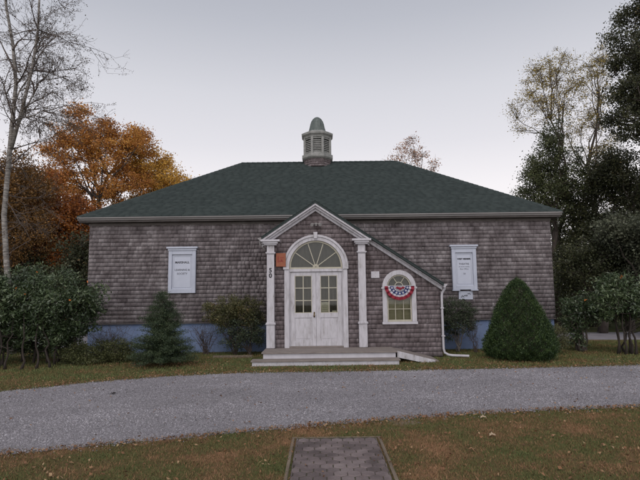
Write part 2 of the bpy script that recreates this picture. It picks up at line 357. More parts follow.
# loose stones
n = 260000
px = rng.uniform(-9, 12, n); t = rng.beta(1, 1, n); a = near_y(px); b = far_y(px)
py = a-.06+(b-a+.12)*t
spill = rng.uniform(0, 1, n) < .012; py = np.where(spill, np.where(t < .5, a-np.abs(rng.normal(0, .12, n)), b+np.abs(rng.normal(0, .16, n))), py)
sz = rng.uniform(.0045, .0115, n)*(1+.7*(rng.uniform(0, 1, n) < .06))
trk = np.exp(-((t-.24)/.05)**2)+np.exp(-((t-.42)/.05)**2)+np.exp(-((t-.62)/.05)**2)+np.exp(-((t-.80)/.05)**2)
kp = rng.uniform(0, 1, n) > .72*trk*(.75+.25*np.sin(px*2.3)); px, py, t, sz, a, b = px[kp], py[kp], t[kp], sz[kp], a[kp], b[kp]; n = len(px)
ang = rng.uniform(0, 6.28, n); V = np.zeros((n, 5, 3)); z0 = .004+.012*np.sin(np.pi*np.clip(t, 0, 1))
for k in range(4):
    r = sz*rng.uniform(.7, 1.3, n); V[:, k, 0] = px+np.cos(ang+k*1.571)*r; V[:, k, 1] = py+np.sin(ang+k*1.571)*r; V[:, k, 2] = z0-.003
V[:, 4, 0] = px+rng.normal(0, .2, n)*sz; V[:, 4, 1] = py+rng.normal(0, .2, n)*sz; V[:, 4, 2] = z0+sz*rng.uniform(.5, 1.0, n)
b5 = (np.arange(n)*5)[:, None]
F = np.concatenate([b5+np.array([[k, (k+1) % 4, 4]]) for k in range(4)])
o = arr_mesh('loose_gravel', V.reshape(-1, 3), F, M['pebble']); setp(o, 'loose grey stones strewn over the gravel road', 'gravel', kind='stuff')

# lanes behind
mb = MB(); mb.prismz([(8.3, 18.4), (14, 17.6), (30, 17.0), (60, 17), (60, 20.5), (30, 20.5), (14, 21.2), (8.3, 21.6)], -.02, .006)
o = mb.build('side_lane', M['asphalt']); o['kind'] = 'structure'
mb = MB(); mb.prismz([(-60, 15.5), (-30, 16.2), (-9, 17.2), (-8.2, 24), (-30, 24), (-60, 23)], -.02, .006)
o = mb.build('side_lane', M['asphalt']); o['kind'] = 'structure'

# paved walk in the foreground
WX0, WX1, WY1, WY0 = -.33, .66, 6.2, 2.2
walk = setp(MB().box(WX0+.02, WX1-.02, WY0, WY1-.02, -.02, .012).build('paved_path', M['joint']), kind='structure')
hr = .075; mb = MB(); row = 0; y = WY0+.05
rg = random.Random(4)
while y < WY1-.06:
    x = WX0-.02+(.5*hr*1.732 if row % 2 else 0)
    while x < WX1+.03:
        if True:
            rr = hr*.955; zz = .018+rg.uniform(-.0025, .0035)
            pts = [(min(max(x+rr*math.cos(R(60*k+30)), WX0+.025), WX1-.025), min(y+rr*math.sin(R(60*k+30)), WY1-.03)) for k in range(6)]
            mx_ = sum(p[0] for p in pts)/6; my_ = sum(p[1] for p in pts)/6; pts = [(p[0]+rg.uniform(-.003, .003), p[1]+rg.uniform(-.003, .003)) for p in pts]; pin = [(mx_+(p[0]-mx_)*.9, my_+(p[1]-my_)*.9) for p in pts]
            mb.add([(p[0], p[1], .0) for p in pts]+[(p[0], p[1], zz-.006) for p in pts]+[(p[0], p[1], zz) for p in pin],
                   [tuple(range(12, 18))]+[(6+k, 6+(k+1) % 6, 12+(k+1) % 6, 12+k) for k in range(6)]+[(k, (k+1) % 6, 6+(k+1) % 6, 6+k) for k in range(6)])
        x += hr*1.732
    y += hr*1.5; row += 1
o = mb.build('paving_stones', M['paver'], walk)
def board(name, x0, x1, y0, y1, h, label):
    m_ = MB(); m_.box(x0, x1, y0, y1, -.03, h); o = m_.build(name, M['timber'], None, .006); return setp(o, label, 'edging', 'timber edging round the paved path')
board('timber_edging', WX0-.035, WX0, WY0, WY1+.0, .014, 'thin timber strip sunk along the left edge of the paved path')
board('timber_edging', WX1, WX1+.035, WY0, WY1+.0, .018, 'thin timber strip standing along the right edge of the paved path')
board('timber_edging', WX0-.035, WX1+.035, WY1+.003, WY1+.025, .012, 'thin timber strip across the far end of the paved path by the gravel')

# grass blades
def blades(name, n, xr, yr, hmin, hmax, keep, label, width=.004):
    x = rng.uniform(xr[0], xr[1], n); y = rng.uniform(yr[0], yr[1], n); k = keep(x, y); x, y = x[k], y[k]; n = len(x)
    a = rng.uniform(0, 6.28, n); h = rng.uniform(hmin, hmax, n); lean = rng.normal(0, .5, (n, 2))*h[:, None]; wd = width*rng.uniform(.6, 1.4, n)
    V = np.zeros((n, 3, 3))
    V[:, 0] = np.stack([x-np.cos(a)*wd, y-np.sin(a)*wd, np.zeros(n)], 1); V[:, 1] = np.stack([x+np.cos(a)*wd, y+np.sin(a)*wd, np.zeros(n)], 1)
    V[:, 2] = np.stack([x+lean[:, 0], y+lean[:, 1], h], 1)
    o = arr_mesh(name, V.reshape(-1, 3), np.arange(n*3).reshape(-1, 3), M['blade']); return setp(o, label, 'grass', kind='stuff')
def keep_near(x, y):
    k = (y < near_y(x)+.03+wob(x*1.7, 2)+rng.normal(0, .07, len(x)))
    onwalk = (x > WX0-.03) & (x < WX1+.03) & (y < WY1+.03)
    moss = rng.uniform(0, 1, len(x)) < .16*(np.sin(x*9+2)*np.sin(y*5+1)+.5*np.sin(x*23+y*17) > .45)+.03+.5*np.exp(-np.minimum(x-WX0, WX1-x)/.05)+.5*np.exp(-(WY1-y)/.05)
    return k & (~onwalk | moss)
blades('verge_grass', 260000, (-5.5, 7.0), (3.6, 7.9), .008, .032, keep_near, 'short brown and green grass on the verge in front of the gravel road', .0035)
def keep_far(x, y):
    k = (y > far_y(x)+wob(x*1.7, 6)+rng.normal(0, .10, len(x)))
    inhall = (x > -7.3) & (x < 7.3) & (y > 15.55); vest = (x > -1.45) & (x < 3.3) & (y > 13.7); st = (x > -1.75) & (x < 1.95) & (y > 12.35) & (y < 14)
    lane = ((x > 8.3) & (y > 17.5) & (y < 21)) | ((x < -8.5) & (y > 17.2) & (y < 24))
    return k & ~inhall & ~vest & ~st & ~lane
blades('lawn_grass', 170000, (-13, 15), (8, 17.5), .025, .06, keep_far, 'short green grass on the strip between gravel road and hall', .007)
blades('back_grass', 30000, (7.5, 22), (14, 18), .03, .07, keep_far, 'green grass beside the right end of the hall', .009)

# fallen leaves
def flat_leaves(name, x, y, smin, smax, label):
    n = len(x); a = rng.uniform(0, 6.28, n); s = rng.uniform(smin, smax, n); V = np.zeros((n, 4, 3))
    for k, (r, wk) in enumerate(((1, 0), (.55, 1.3), (1, 3.14), (.55, 4.6))):
        V[:, k] = np.stack([x+np.cos(a+wk)*s*r, y+np.sin(a+wk)*s*r, .016+rng.uniform(0, .03, n)], 1)
    o = arr_mesh(name, V.reshape(-1, 3), np.arange(n*4).reshape(-1, 4), M['litter']); return setp(o, label, 'leaves', kind='stuff')
n = 2600; x = rng.uniform(-7, 9, n); y = rng.uniform(3.6, 8, n); k = keep_near(x, y); xa, ya = x[k], y[k]
n = 2600; x = rng.uniform(-11, 12, n); y = far_y(x)+np.abs(rng.normal(0, .9, n)); k = keep_far(x, y); xb, yb = x[k], y[k]
n = 420; xc = rng.uniform(-6, 8, n); yc = near_y(xc)+(far_y(xc)-near_y(xc))*rng.uniform(0, 1, n)
n = 2600; xd = rng.uniform(-7, 9, n); yd = np.where(rng.uniform(0, 1, n) < .6, near_y(xd)-np.abs(rng.normal(0, .12, n)), far_y(xd)+np.abs(rng.normal(0, .15, n)))
n = 900; xe = -4.1+rng.normal(0, .7, n); ye = 12.95+rng.normal(0, .3, n); k = ye > far_y(xe); xe, ye = xe[k], ye[k]
flat_leaves('fallen_leaves', np.concatenate([xa, xb, xc, xd, xe]), np.concatenate([ya, yb, yc, yd, ye]), .010, .026, 'small brown fallen leaves scattered over grass and gravel edges')
# a few larger fallen leaves that catch the eye
def big_leaf(px_, py_, s, label, m_):
    x, y = gnd(px_, py_); m2 = MB(); a0 = px_*.7; P = []
    for k in range(10):
        r = s*(1 if k % 2 == 0 else .5)*(1.25 if k == 0 else 1); t = a0+k*math.pi/5; P.append((x+math.cos(t)*r, y+math.sin(t)*r, .035+.014*math.sin(k*2.1)))
    m2.add(P+[(x, y, .03)], [(k, (k+1) % 10, 10) for k in range(10)])
    return setp(m2.build('fallen_leaf', m_), label, 'leaf', 'larger fallen leaves')
pale = mat('pale_dry_leaf', (.36, .28, .19), .8); dk = mat('dark_wet_leaf', (.02, .016, .014), .6)
big_leaf(483, 419, .06, 'pale curled dead leaf at the near edge of the gravel, right of the path', pale)
big_leaf(492, 437, .055, 'pale upright dead leaf on the verge grass, below the gravel edge', pale)
big_leaf(472, 452, .045, 'brown dead leaf lying in the verge grass, the lowest on the right', M['litter'])
big_leaf(113, 395, .06, 'dark leaf lying on the gravel on the left', dk)

# ================================================================== HALL
YM, YB, XW = 15.6, 23.8, 7.23          # main walls
ZF, ZE = .93, 4.08                      # foundation top, soffit
hall = thing('shingled_hall', (0, YM, 0), 'long grey cedar shingled hall with green hipped roof and arched front entrance', 'building')
full = lambda a, b: (lambda z: [(a, b)])
MB().box(-XW+.03, XW-.03, YM+.03, YB-.03, -.1, ZF+.02).build('foundation', M['blue'], hall)
sh = MB(); sh.box(-XW, XW, YM+.012, YB-.012, ZF, ZE+.05)
body = sh.build('wall', M['sheath'], hall)
shingles('shingle_cladding', M['shingle'], body, (0, YM, 0), (1, 0, 0), (0, 0, 1), (0, -1, 0), ZF-.02, ZE+.04, .125, .14, full(-XW, XW), seed=1, gap=.0015, thick=.024, shadow_slit=.008, wvar=.62)
shingles('shingle_cladding', M['shingle'], body, (XW, 0, 0), (0, 1, 0), (0, 0, 1), (1, 0, 0), ZF-.02, ZE+.04, .125, .135, full(YM, YB), seed=2, gap=.0015, shadow_slit=.008, wvar=.6)
shingles('shingle_cladding', M['shingle'], body, (-XW, 0, 0), (0, -1, 0), (0, 0, 1), (-1, 0, 0), ZF-.02, ZE+.04, .125, .135, full(-YB, -YM), seed=3, gap=.0015, shadow_slit=.008, wvar=.6)
shingles('shingle_cladding', M['shingle'], body, (0, YB, 0), (-1, 0, 0), (0, 0, 1), (0, 1, 0), ZF-.02, ZE+.04, .125, .17, full(-XW, XW), seed=4)
MB().box(-XW-.012, XW+.012, YM-.03, YM+.02, ZF-.045, ZF-.022).build('drip_board', M['fascia'], hall)

# hip roof
EX, EY0, RY, RXH, EZ, RZ = 7.5, 15.3, 19.7, 3.1, 4.20, 7.04
EY1 = 2*RY-EY0
mb = MB()
A, B, C, D = (-EX, EY0, EZ), (EX, EY0, EZ), (EX, EY1, EZ), (-EX, EY1, EZ); E1, E2 = (-RXH, RY, RZ), (RXH, RY, RZ)
t_ = .09
mb.add([A, B, C, D, E1, E2]+[(p[0], p[1], p[2]-t_) for p in (A, B, C, D)],
       [(0, 1, 5, 4), (1, 2, 5), (2, 3, 4, 5), (3, 0, 4), (0, 6, 7, 1), (1, 7, 8, 2), (2, 8, 9, 3), (3, 9, 6, 0), (6, 9, 8, 7)])
roof = mb.build('roof', [M['roof']], hall)
run = RY-EY0; rise = RZ-EZ; sl = math.hypot(run, rise)
vf = Vector((0, run/sl, rise/sl)); nf = Vector((0, -rise/sl, run/sl))
fr = lambda s: [(-EX+(EX-RXH)*s/sl, EX-(EX-RXH)*s/sl)]
shingles('roof_shingles', M['roof'], roof, (0, EY0, EZ), (1, 0, 0), vf, nf, -.015, sl, .13, .30, fr, thick=.007, jit=.001, gap=.002, seed=5, wvar=.4)
shingles('roof_shingles', M['roof'], roof, (0, EY1, EZ), (-1, 0, 0), (0, -run/sl, rise/sl), (0, rise/sl, run/sl), -.015, sl, .13, .30, fr, thick=.007, jit=.001, gap=.002, seed=6, wvar=.4)
runx = EX-RXH; slx = math.hypot(runx, rise)
fs = lambda s: [(EY0+run*s/slx-RY, EY1-run*s/slx-RY)]
shingles('roof_shingles', M['roof'], roof, (EX, RY, EZ), (0, 1, 0), (-runx/slx, 0, rise/slx), (rise/slx, 0, runx/slx), -.015, slx, .13, .30, fs, thick=.007, jit=.001, gap=.002, seed=7, wvar=.4)
shingles('roof_shingles', M['roof'], roof, (-EX, RY, EZ), (0, -1, 0), (runx/slx, 0, rise/slx), (-rise/slx, 0, runx/slx), -.015, slx, .13, .30, fs, thick=.007, jit=.001, gap=.002, seed=8, wvar=.4)
# ridge and hip caps
mb = MB()
def caps(p, q):
    p, q = Vector(p), Vector(q); L = (q-p).length; k = int(L/.2)
    d = (q-p)/L; side = Vector((d.y, -d.x, 0)).normalized(); 
    for i in range(k):
        a = p+d*(i*L/k-.02); b = p+d*((i+1)*L/k)
        for o_, zz in ((a, .030), (b, .018)): pass
        V = [a+side*.11+Vector((0, 0, -.045)), a+Vector((0, 0, .03)), a-side*.11+Vector((0, 0, -.045)), b+side*.11+Vector((0, 0, -.055)), b+Vector((0, 0, .018)), b-side*.11+Vector((0, 0, -.055))]
        V += [v-Vector((0, 0, .03)) for v in V[:3]]
        mb.add(V, [(0, 1, 4, 3), (1, 2, 5, 4), (0, 6, 7, 1), (1, 7, 8, 2)])
caps(E1, E2); caps(A, E1); caps(B, E2); caps(C, E2); caps(D, E1)
mb.build('ridge_cap', M['roof'], roof)
# fascia, soffit, gutter
mb = MB(); fz0 = EZ-.17
mb.box(-EX+.03, EX-.03, EY0+.03, EY0+.055, fz0, EZ-.092); mb.box(-EX+.03, EX-.03, EY1-.055, EY1-.03, fz0, EZ-.092)
mb.box(-EX+.03, -EX+.055, EY0+.055, EY1-.055, fz0, EZ-.092); mb.box(EX-.055, EX-.03, EY0+.055, EY1-.055, fz0, EZ-.092)
mb.box(-EX+.055, EX-.055, EY0+.055, EY1-.055, fz0+.01, fz0+.03)
mb.box(-XW-.03, XW+.03, YM-.045, YM-.016, fz0-.08, fz0+.01)
mb.build('fascia', M['fascia'], hall, .003)
def gutter(mb, p, q, out):     # k-style trough between two points
    p, q, out = Vector(p), Vector(q), Vector(out)
    prof = [(0, 0), (0, -.085), (.05, -.09), (.065, -.055), (.10, -.03), (.105, .0), (.095, .0), (.09, -.025), (.055, -.05), (.045, -.08), (.006, -.078), (.006, 0)]
    n = len(prof); V = [e+out*a+Vector((0, 0, b)) for e in (p, q) for a, b in prof]
    mb.add(V, [(i, (i+1) % n, n+(i+1) % n, n+i) for i in range(n)]+[tuple(range(6)), tuple(range(n+5, n-1, -1))])
mb = MB(); gutter(mb, (-EX+.02, EY0+.024, EZ-.03), (EX-.02, EY0+.024, EZ-.03), (0, -1, 0))
mb.build('gutter', M['gutter'], hall)
mb = MB(); gutter(mb, (-EX+.02, EY1-.024, EZ-.03), (EX-.02, EY1-.024, EZ-.03), (0, 1, 0)); mb.build('gutter', M['gutter'], hall)

# cupola
CX, CY = -.06, RY
cz = lambda py: at(317, py, CY-.45)[2]
cup = MB()
cup.lathe(CX, CY, [(.54, 6.7), (.54, cz(158.5))], 8)
cupola = cup.build('cupola', M['sheath'], hall)
V = []
mb = MB()
for k in range(8):     # shingled skirt of the cupola
    t0 = 2*math.pi*(k+.5)/8; t1 = 2*math.pi*(k+1.5)/8; r0 = .56
    p = Vector((CX+r0*math.cos(t0), CY+r0*math.sin(t0), 0)); q = Vector((CX+r0*math.cos(t1), CY+r0*math.sin(t1), 0)); L = (q-p).length; d = (q-p)/L; nrm = Vector((d.y, -d.x, 0))
    shingles('base_shingles', M['shingle_brown'], cupola, p, d, (0, 0, 1), nrm, 6.75, cz(158), .09, .1, full(0, L), seed=20+k)
c0, c1 = cz(158), cz(153.5)
mb = MB(); mb.lathe(CX, CY, [(.56, c0-.03), (.62, c0), (.66, c0+.05), (.66, c1-.02), (.60, c1), (.5, c1+.01)], 8); mb.build('cornice', M['cupola'], cupola)
l0, l1 = c1, cz(137); mb = MB()
rl = .545
for k in range(8):
    t0 = 2*math.pi*(k+.5)/8; p = (CX+rl*math.cos(t0), CY+rl*math.sin(t0)); mb.lathe(p[0], p[1], [(.055, l0), (.055, l1)], 8)
    t1 = 2*math.pi*(k+1.5)/8; q = Vector((CX+rl*math.cos(t1), CY+rl*math.sin(t1), 0)); P = Vector((p[0], p[1], 0)); mid = (P+q)/2; out = Vector((mid.x-CX, mid.y-CY, 0)).normalized()
    for zz, hh in ((l0, .07), (l1-.06, .06)):
        V = []
        for s_ in (P, q):
            for o_ in (.0, -.03):
                for z_ in (zz, zz+hh): V.append(s_+out*o_+Vector((0, 0, z_)))
        mb.add(V, [(0, 1, 5, 4), (2, 6, 7, 3), (0, 4, 6, 2), (1, 3, 7, 5)])
mb.build('louver_frame', M['cupola'], cupola)
mb = MB()
for k in range(8):
    t0 = 2*math.pi*(k+.5)/8; t1 = 2*math.pi*(k+1.5)/8
    P = Vector((CX+rl*math.cos(t0), CY+rl*math.sin(t0), 0)); q = Vector((CX+rl*math.cos(t1), CY+rl*math.sin(t1), 0)); out = ((P+q)/2-Vector((CX, CY, 0))).normalized(); nl = 7
    for i in range(nl):
        z_ = l0+.085+(l1-l0-.16)*i/nl
        mb.add([P+out*-.01+Vector((0, 0, z_)), q+out*-.01+Vector((0, 0, z_)), q-out*.06+Vector((0, 0, z_+.055)), P-out*.06+Vector((0, 0, z_+.055)),
                P+out*-.01+Vector((0, 0, z_+.014)), q+out*-.01+Vector((0, 0, z_+.014)), q-out*.06+Vector((0, 0, z_+.069)), P-out*.06+Vector((0, 0, z_+.069))],
               [(0, 1, 5, 4), (4, 5, 6, 7), (0, 3, 2, 1)])
mb.build('louver_slats', M['cupola'], cupola)
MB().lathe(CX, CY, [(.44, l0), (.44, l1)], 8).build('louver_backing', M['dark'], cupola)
d0, d1 = l1, cz(131)
MB().lathe(CX, CY, [(.5, d0-.02), (.58, d0), (.60, d0+.06), (.67, d0+.12), (.68, d0+.19), (.5, d1+.04), (.3, d1+.05)], 8).build('cornice', M['cupola'], cupola)
tp = at(317, 117.6, CY)[2]; hh = tp-(d0+.17)
prof = [(.52, d0+.17), (.42, d0+.21), (.345, d0+.17+hh*.26), (.31, d0+.17+hh*.42), (.285, d0+.17+hh*.58), (.24, d0+.17+hh*.74), (.17, d0+.17+hh*.88), (.085, tp-.02), (.02, tp)]
mb = MB(); mb.lathe(CX, CY, prof, 8)
for k in range(8):
    t0 = 2*math.pi*(k+.5)/8; mb.tube([(CX+r*math.cos(t0), CY+r*math.sin(t0), z) for r, z in prof], .014, 5)
mb.build('dome', M['pewter'], cupola)

# ------------------------------------------------ vestibule
YF = 13.8
VX0, VX1 = -1.42, 3.27
PKX, PKZ, SLP = -.12, 4.30, math.tan(R(33.8))
roofz = lambda x: PKZ-abs(x-PKX)*SLP      # top of vestibule roof
DX, DH = -.125, .80                        # door opening centre / half width (to outer casing)
ZD, ZSP = .33, 2.47
wx, wz0, wzs, wr = 2.15, .96, 1.90, .36    # window opening
def front_iv(z):
    h = (PKZ-.14-z)/SLP
    a, b = max(VX0, PKX-h), min(VX1, PKX+h)
    if b <= a: return [(PKX-.001, PKX+.001)]
    iv = [(a, b)]
    w1 = arch_half(z, ZD-.04, ZSP, DH-.03); 
    if w1 > 0: iv = sub_int(iv, (DX-w1, DX+w1))
    w2 = arch_half(z, wz0, wzs, wr)
    if w2 > 0: iv = sub_int(iv, (wx-w2, wx+w2))
    return iv
vwall = None
mb = MB(); z = -.05
while z < PKZ-.12:
    for a, b in front_iv(z+.02): mb.box(a, b, YF+.012, YF+.10, z, z+.0399)
    z += .04
mb.box(VX0, VX0+.1, YF+.101, YM+.01, -.05, 3.2); mb.box(VX1-.1, VX1, YF+.101, YM+.01, -.05, 1.86)
vwall = mb.build('vestibule_wall', M['sheath'], hall)
def fi(z):
    return front_iv(z)
shingles('shingle_cladding', M['shingle_brown'], vwall, (0, YF, 0), (1, 0, 0), (0, 0, 1), (0, -1, 0), .02, PKZ-.16, .125, .14, fi, seed=31, gap=.0015, thick=.024, shadow_slit=.008, wvar=.62)
shingles('shingle_cladding', M['shingle'], vwall, (VX0, 0, 0), (0, -1, 0), (0, 0, 1), (-1, 0, 0), .02, 3.25, .125, .14, full(-YM, -YF), seed=32, gap=.0015, shadow_slit=.008, wvar=.6)
shingles('shingle_cladding', M['shingle'], vwall, (VX1, 0, 0), (0, 1, 0), (0, 0, 1), (1, 0, 0), .02, 1.90, .125, .14, full(YF, YM), seed=33, gap=.0015, shadow_slit=.008, wvar=.6)
# vestibule roof: two slopes
LX, RX = -1.60, 3.33
mb = MB(); ty = .06
mb.prism([(LX, roofz(LX)), (PKX, PKZ), (PKX, PKZ-ty*1.2), (LX, roofz(LX)-ty*1.2)], YF-.24, YM-.02)
mb.prism([(PKX, PKZ), (RX, roofz(RX)), (RX, roofz(RX)-ty*1.2), (PKX, PKZ-ty*1.2)], YF-.24, YM-.02)
vroof = mb.build('vestibule_roof', M['roof'], hall)
ca, sa = math.cos(R(33.8)), math.sin(R(33.8))
shingles('roof_shingles', M['roof'], vroof, (RX, 0, roofz(RX)), (0, 1, 0), (-ca, 0, sa), (sa, 0, ca), -.012, (RX-PKX)/ca, .13, .3, full(YF-.25, YM-.02), thick=.009, jit=.001, seed=41, wvar=.4)
shingles('roof_shingles', M['roof'], vroof, (LX, 0, roofz(LX)), (0, -1, 0), (ca, 0, sa), (-sa, 0, ca), -.012, (PKX-LX)/ca, .13, .3, full(-YM+.02, -YF+.25), thick=.009, jit=.001, seed=42, wvar=.4)
# raking cornice of the pediment (stepped boards), plus the lower single rake board
def rake(mb, xa, xb, o0, o1, y0, y1):   # board whose top is o0 below roof line and bottom o1 below
    mb.prism([(xa, roofz(xa)-o0), (xb, roofz(xb)-o0), (xb, roofz(xb)-o1), (xa, roofz(xa)-o1)], y0, y1)
mb = MB()
PR = 1.36; PL = -1.60
for (o0, o1, yy) in ((.074, .135, YF-.225), (.135, .20, YF-.165), (.20, .275, YF-.10)):
    mb.prism([(PL, roofz(PL)-o0), (PKX, PKZ-o0), (PR, roofz(PR)-o0), (PR, roofz(PR)-o1), (PKX, PKZ-o1), (PL, roofz(PL)-o1)], yy, YF+.0)
ped = mb.build('pediment', M['wornwhite'], hall, .004)
mb = MB(); rake(mb, PR+.003, RX-.01, .074, .20, YF-.10, YF-.0); rake(mb, PR+.003, RX-.01, .074, .115, YF-.14, YF-.102)
mb.build('rake_board', M['wornwhite'], hall, .003)

# columns (square pilasters) with capitals
def column(cx, number=False):
    y0 = YF-.165; zc = 3.20 if number else 3.20
    mb = MB(); mb.box(cx-.10, cx+.10, y0, YF, .95, zc-.02); mb.box(cx-.112, cx+.112, y0-.012, YF+.001, .30, .93)
    mb.box(cx-.135, cx+.135, y0-.035, YF+.002, .925, .955); mb.box(cx-.125, cx+.125, y0-.022, YF+.002, .955, .98)
    c = mb.build('column', M['wornwhite'], hall, .004)
    mb = MB()
    mb.box(cx-.135, cx+.135, y0-.03, YF+.003, 2.855, 2.885); mb.box(cx-.12, cx+.12, y0-.018, YF+.003, 2.835, 2.855)
    mb.build('astragal', M['white'], c, .004); mb = MB()
    mb.box(cx-.17, cx+.17, y0-.05, YF+.003, 3.075, 3.115); mb.box(cx-.20, cx+.20, y0-.08, YF+.003, 3.115, 3.17); mb.box(cx-.26, cx+.26, y0-.11, YF+.003, 3.17, 3.225)
    mb.build('capital', M['white'], c, .004)
    return c, y0
cL, y0c = column(-1.36, True); cR, _ = column(1.135)
mb = MB(); zt = at(271, 270.5, y0c)[2]; text_mb(mb, '5', .17, -1.36, y0c-.003, zt, .006); text_mb(mb, '0', .17, -1.36, y0c-.003, zt-.145, .006)
mb.build('house_number', M['ink'], cL)
# short gutter end at the left eave of the vestibule
mb = MB(); gutter(mb, (LX-.0, YF-.2, roofz(LX)-.03), (LX-.0, YM-.05, roofz(LX)-.03), (-1, 0, 0)); mb.tube([(LX-.05, YF-.1, roofz(LX)-.1), (LX-.05, YF-.08, roofz(LX)-.2), (LX+.07, YF+.02, roofz(LX)-.34)], .03, 8)
mb.build('gutter', M['gutter'], hall)
mb = MB(); gutter(mb, (RX, YF-.2, roofz(RX)-.03), (RX, YM-.05, roofz(RX)-.03), (1, 0, 0)); mb.build('gutter', M['white'], hall)
# downspout
mb = MB(); gx = RX+.05; zt = roofz(RX)-.1
mb.tube([(gx, YF-.12, zt), (gx, YF-.10, zt-.06), (gx-.06, YF-.05, zt-.17), (gx-.075, YF-.045, zt-.25), (gx-.075, YF-.045, .22), (gx-.05, YF-.05, .12), (gx+.03, YF-.1, .07), (gx+.12, YF-.15, .055), (gx+.55, YF-.25, .045)], .033, 8)
for z_ in (1.3, .55): mb.box(gx-.12, gx-.03, YF-.085, YF-.0, z_, z_+.03)
mb.build('downspout', M['white'], hall)

# ------------------------------------------------ entrance
def arc(cx, zs, r, n=28, a0=0, a1=180): return [(cx+r*math.cos(R(a0+(a1-a0)*i/n)), zs+r*math.sin(R(a0+(a1-a0)*i/n))) for i in range(n+1)]
mb = MB()
ro, ri = .865, .735
outer = [(DX+ro, ZD-.04)]+arc(DX, ZSP, ro)+[(DX-ro, ZD-.04)]; inner = [(DX+ri, ZD-.04)]+arc(DX, ZSP, ri)+[(DX-ri, ZD-.04)]
mb.band(outer, inner, YF-.075, YF+.05)
o2 = [(DX+ro+.03, ZSP)]+arc(DX, ZSP, ro+.03)+[(DX-ro-.03, ZSP)]; i2 = [(DX+ro-.03, ZSP)]+arc(DX, ZSP, ro-.03)+[(DX-ro+.03, ZSP)]
mb.band(o2, i2, YF-.10, YF-.076)
mb.box(DX-ro-.03, DX-ri, YF-.10, YF-.076, ZSP-.06, ZSP-.002); mb.box(DX+ri, DX+ro+.03, YF-.10, YF-.076, ZSP-.06, ZSP-.002)
mb.prism([(DX-.045, ZSP+ro-.08), (DX+.045, ZSP+ro-.08), (DX+.06, ZSP+ro+.10), (DX-.06, ZSP+ro+.10)], YF-.125, YF-.101)
cas = mb.build('door_casing', M['wornwhite'], hall, .004)
# fanlight
mb = MB(); rf = ri-.002
mb.band(arc(DX, ZSP, rf), arc(DX, ZSP, rf-.045), YF-.03, YF+.04)
mb.box(DX-rf, DX+rf, YF-.03, YF+.04, ZSP-.045, ZSP-.001)
mb.band(arc(DX, ZSP, .085), arc(DX, ZSP, .02), YF-.022, YF+.015)
for a in (36, 72, 108, 144):
    d = Vector((math.cos(R(a)), 0, math.sin(R(a)))); nn = Vector((-d.z, 0, d.x))*.011; p = Vector((DX, 0, ZSP))+d*.08; q = Vector((DX, 0, ZSP))+d*(rf-.04)
    mb.prism([(p.x-nn.x, p.z-nn.z), (q.x-nn.x, q.z-nn.z), (q.x+nn.x, q.z+nn.z), (p.x+nn.x, p.z+nn.z)], YF-.016, YF+.012)
fan = mb.build('fanlight', M['mullion'], hall, .002)
mb = MB(); mb.prism(arc(DX, ZSP, rf-.03), YF+.003, YF+.007); mb.build('pane', M['glass'], fan)
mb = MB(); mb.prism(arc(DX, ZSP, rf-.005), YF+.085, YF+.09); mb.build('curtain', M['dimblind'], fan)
MB().box(DX-ri+.001, DX+ri-.001, YF-.055, YF+.035, 2.345, ZSP-.047).build('transom_bar', M['wornwhite'], cas, .004)
# two door leaves
def leaf(x0, x1, hinge_left):
    z0, z1 = ZD+.005, 2.34; y0, y1 = YF-.02, YF+.025; st = .115
    gz0, gz1 = 1.22, 2.24; gx0, gx1 = x0+st, x1-st
    mb = MB()
    mb.box(x0, gx0, y0, y1, z0, z1); mb.box(gx1, x1, y0, y1, z0, z1); mb.box(gx0, gx1, y0, y1, gz1, z1); mb.box(gx0, gx1, y0, y1, z0, z0+.16); mb.box(gx0, gx1, y0, y1, gz0-.13, gz0)
    mb.box(gx0, gx1, y0+.012, y1-.01, z0+.161, gz0-.131)
    mb.box(gx0+.03, gx1-.03, y0+.006, y0+.0119, z0+.2, gz0-.17)
    d = mb.build('door', M['wornwhite'], hall, .004)
    mb = MB(); xc = (gx0+gx1)/2
    mb.box(xc-.013, xc+.013, y0+.006, y0+.03, gz0, gz1)
    for i in (1, 2):
        zz = gz0+(gz1-gz0)*i/3; mb.box(gx0, xc-.0131, y0+.006, y0+.03, zz-.012, zz+.012); mb.box(xc+.0131, gx1, y0+.006, y0+.03, zz-.012, zz+.012)
    for q in ((gx0, gx0+.018, gz0, gz1), (gx1-.018, gx1, gz0, gz1), (gx0+.018, gx1-.018, gz0, gz0+.018), (gx0+.018, gx1-.018, gz1-.018, gz1)): mb.box(q[0], q[1], y0+.004, y0+.028, q[2], q[3])
    mb.build('glazing_bars', M['mullion'], d)
    MB().box(gx0, gx1, y0+.031, y0+.035, gz0, gz1).build('pane', M['glass'], d)
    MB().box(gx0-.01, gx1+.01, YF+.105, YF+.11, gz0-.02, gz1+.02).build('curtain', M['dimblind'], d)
    return d, (gx0, gx1, gz0, gz1, y0)
MB().box(DX-.735, DX+.735, YF-.06, YF+.06, ZD-.035, ZD+.004).build('threshold', M['deck'], cas)
dl, _g = leaf(DX-.70, DX-.002, True); dr, g2 = leaf(DX+.002, DX+.70, False)
for q in ((DX-.733, DX-.703), (DX+.703, DX+.733)): MB().box(q[0], q[1], YF-.04, YF+.03, ZD+.005, 2.342).build('door_jamb', M['wornwhite'], cas)
mb = MB(); mb.smooth = True
mb.box(DX-.075, DX-.035, YF-.026, YF-.021, 1.10, 1.25)
mb.tube([(DX-.055, YF-.026, 1.15), (DX-.055, YF-.06, 1.15)], .012, 8); mb.tube([(DX-.055, YF-.055, 1.15), (DX-.055, YF-.065, 1.15), (DX-.055, YF-.085, 1.15), (DX-.055, YF-.09, 1.15)], [.015, .028, .026, .01], 10)
mb.tube([(DX-.055, YF-.026, 1.215), (DX-.055, YF-.036, 1.215)], .014, 8)
mb.build('handle', M['brass'], dl)
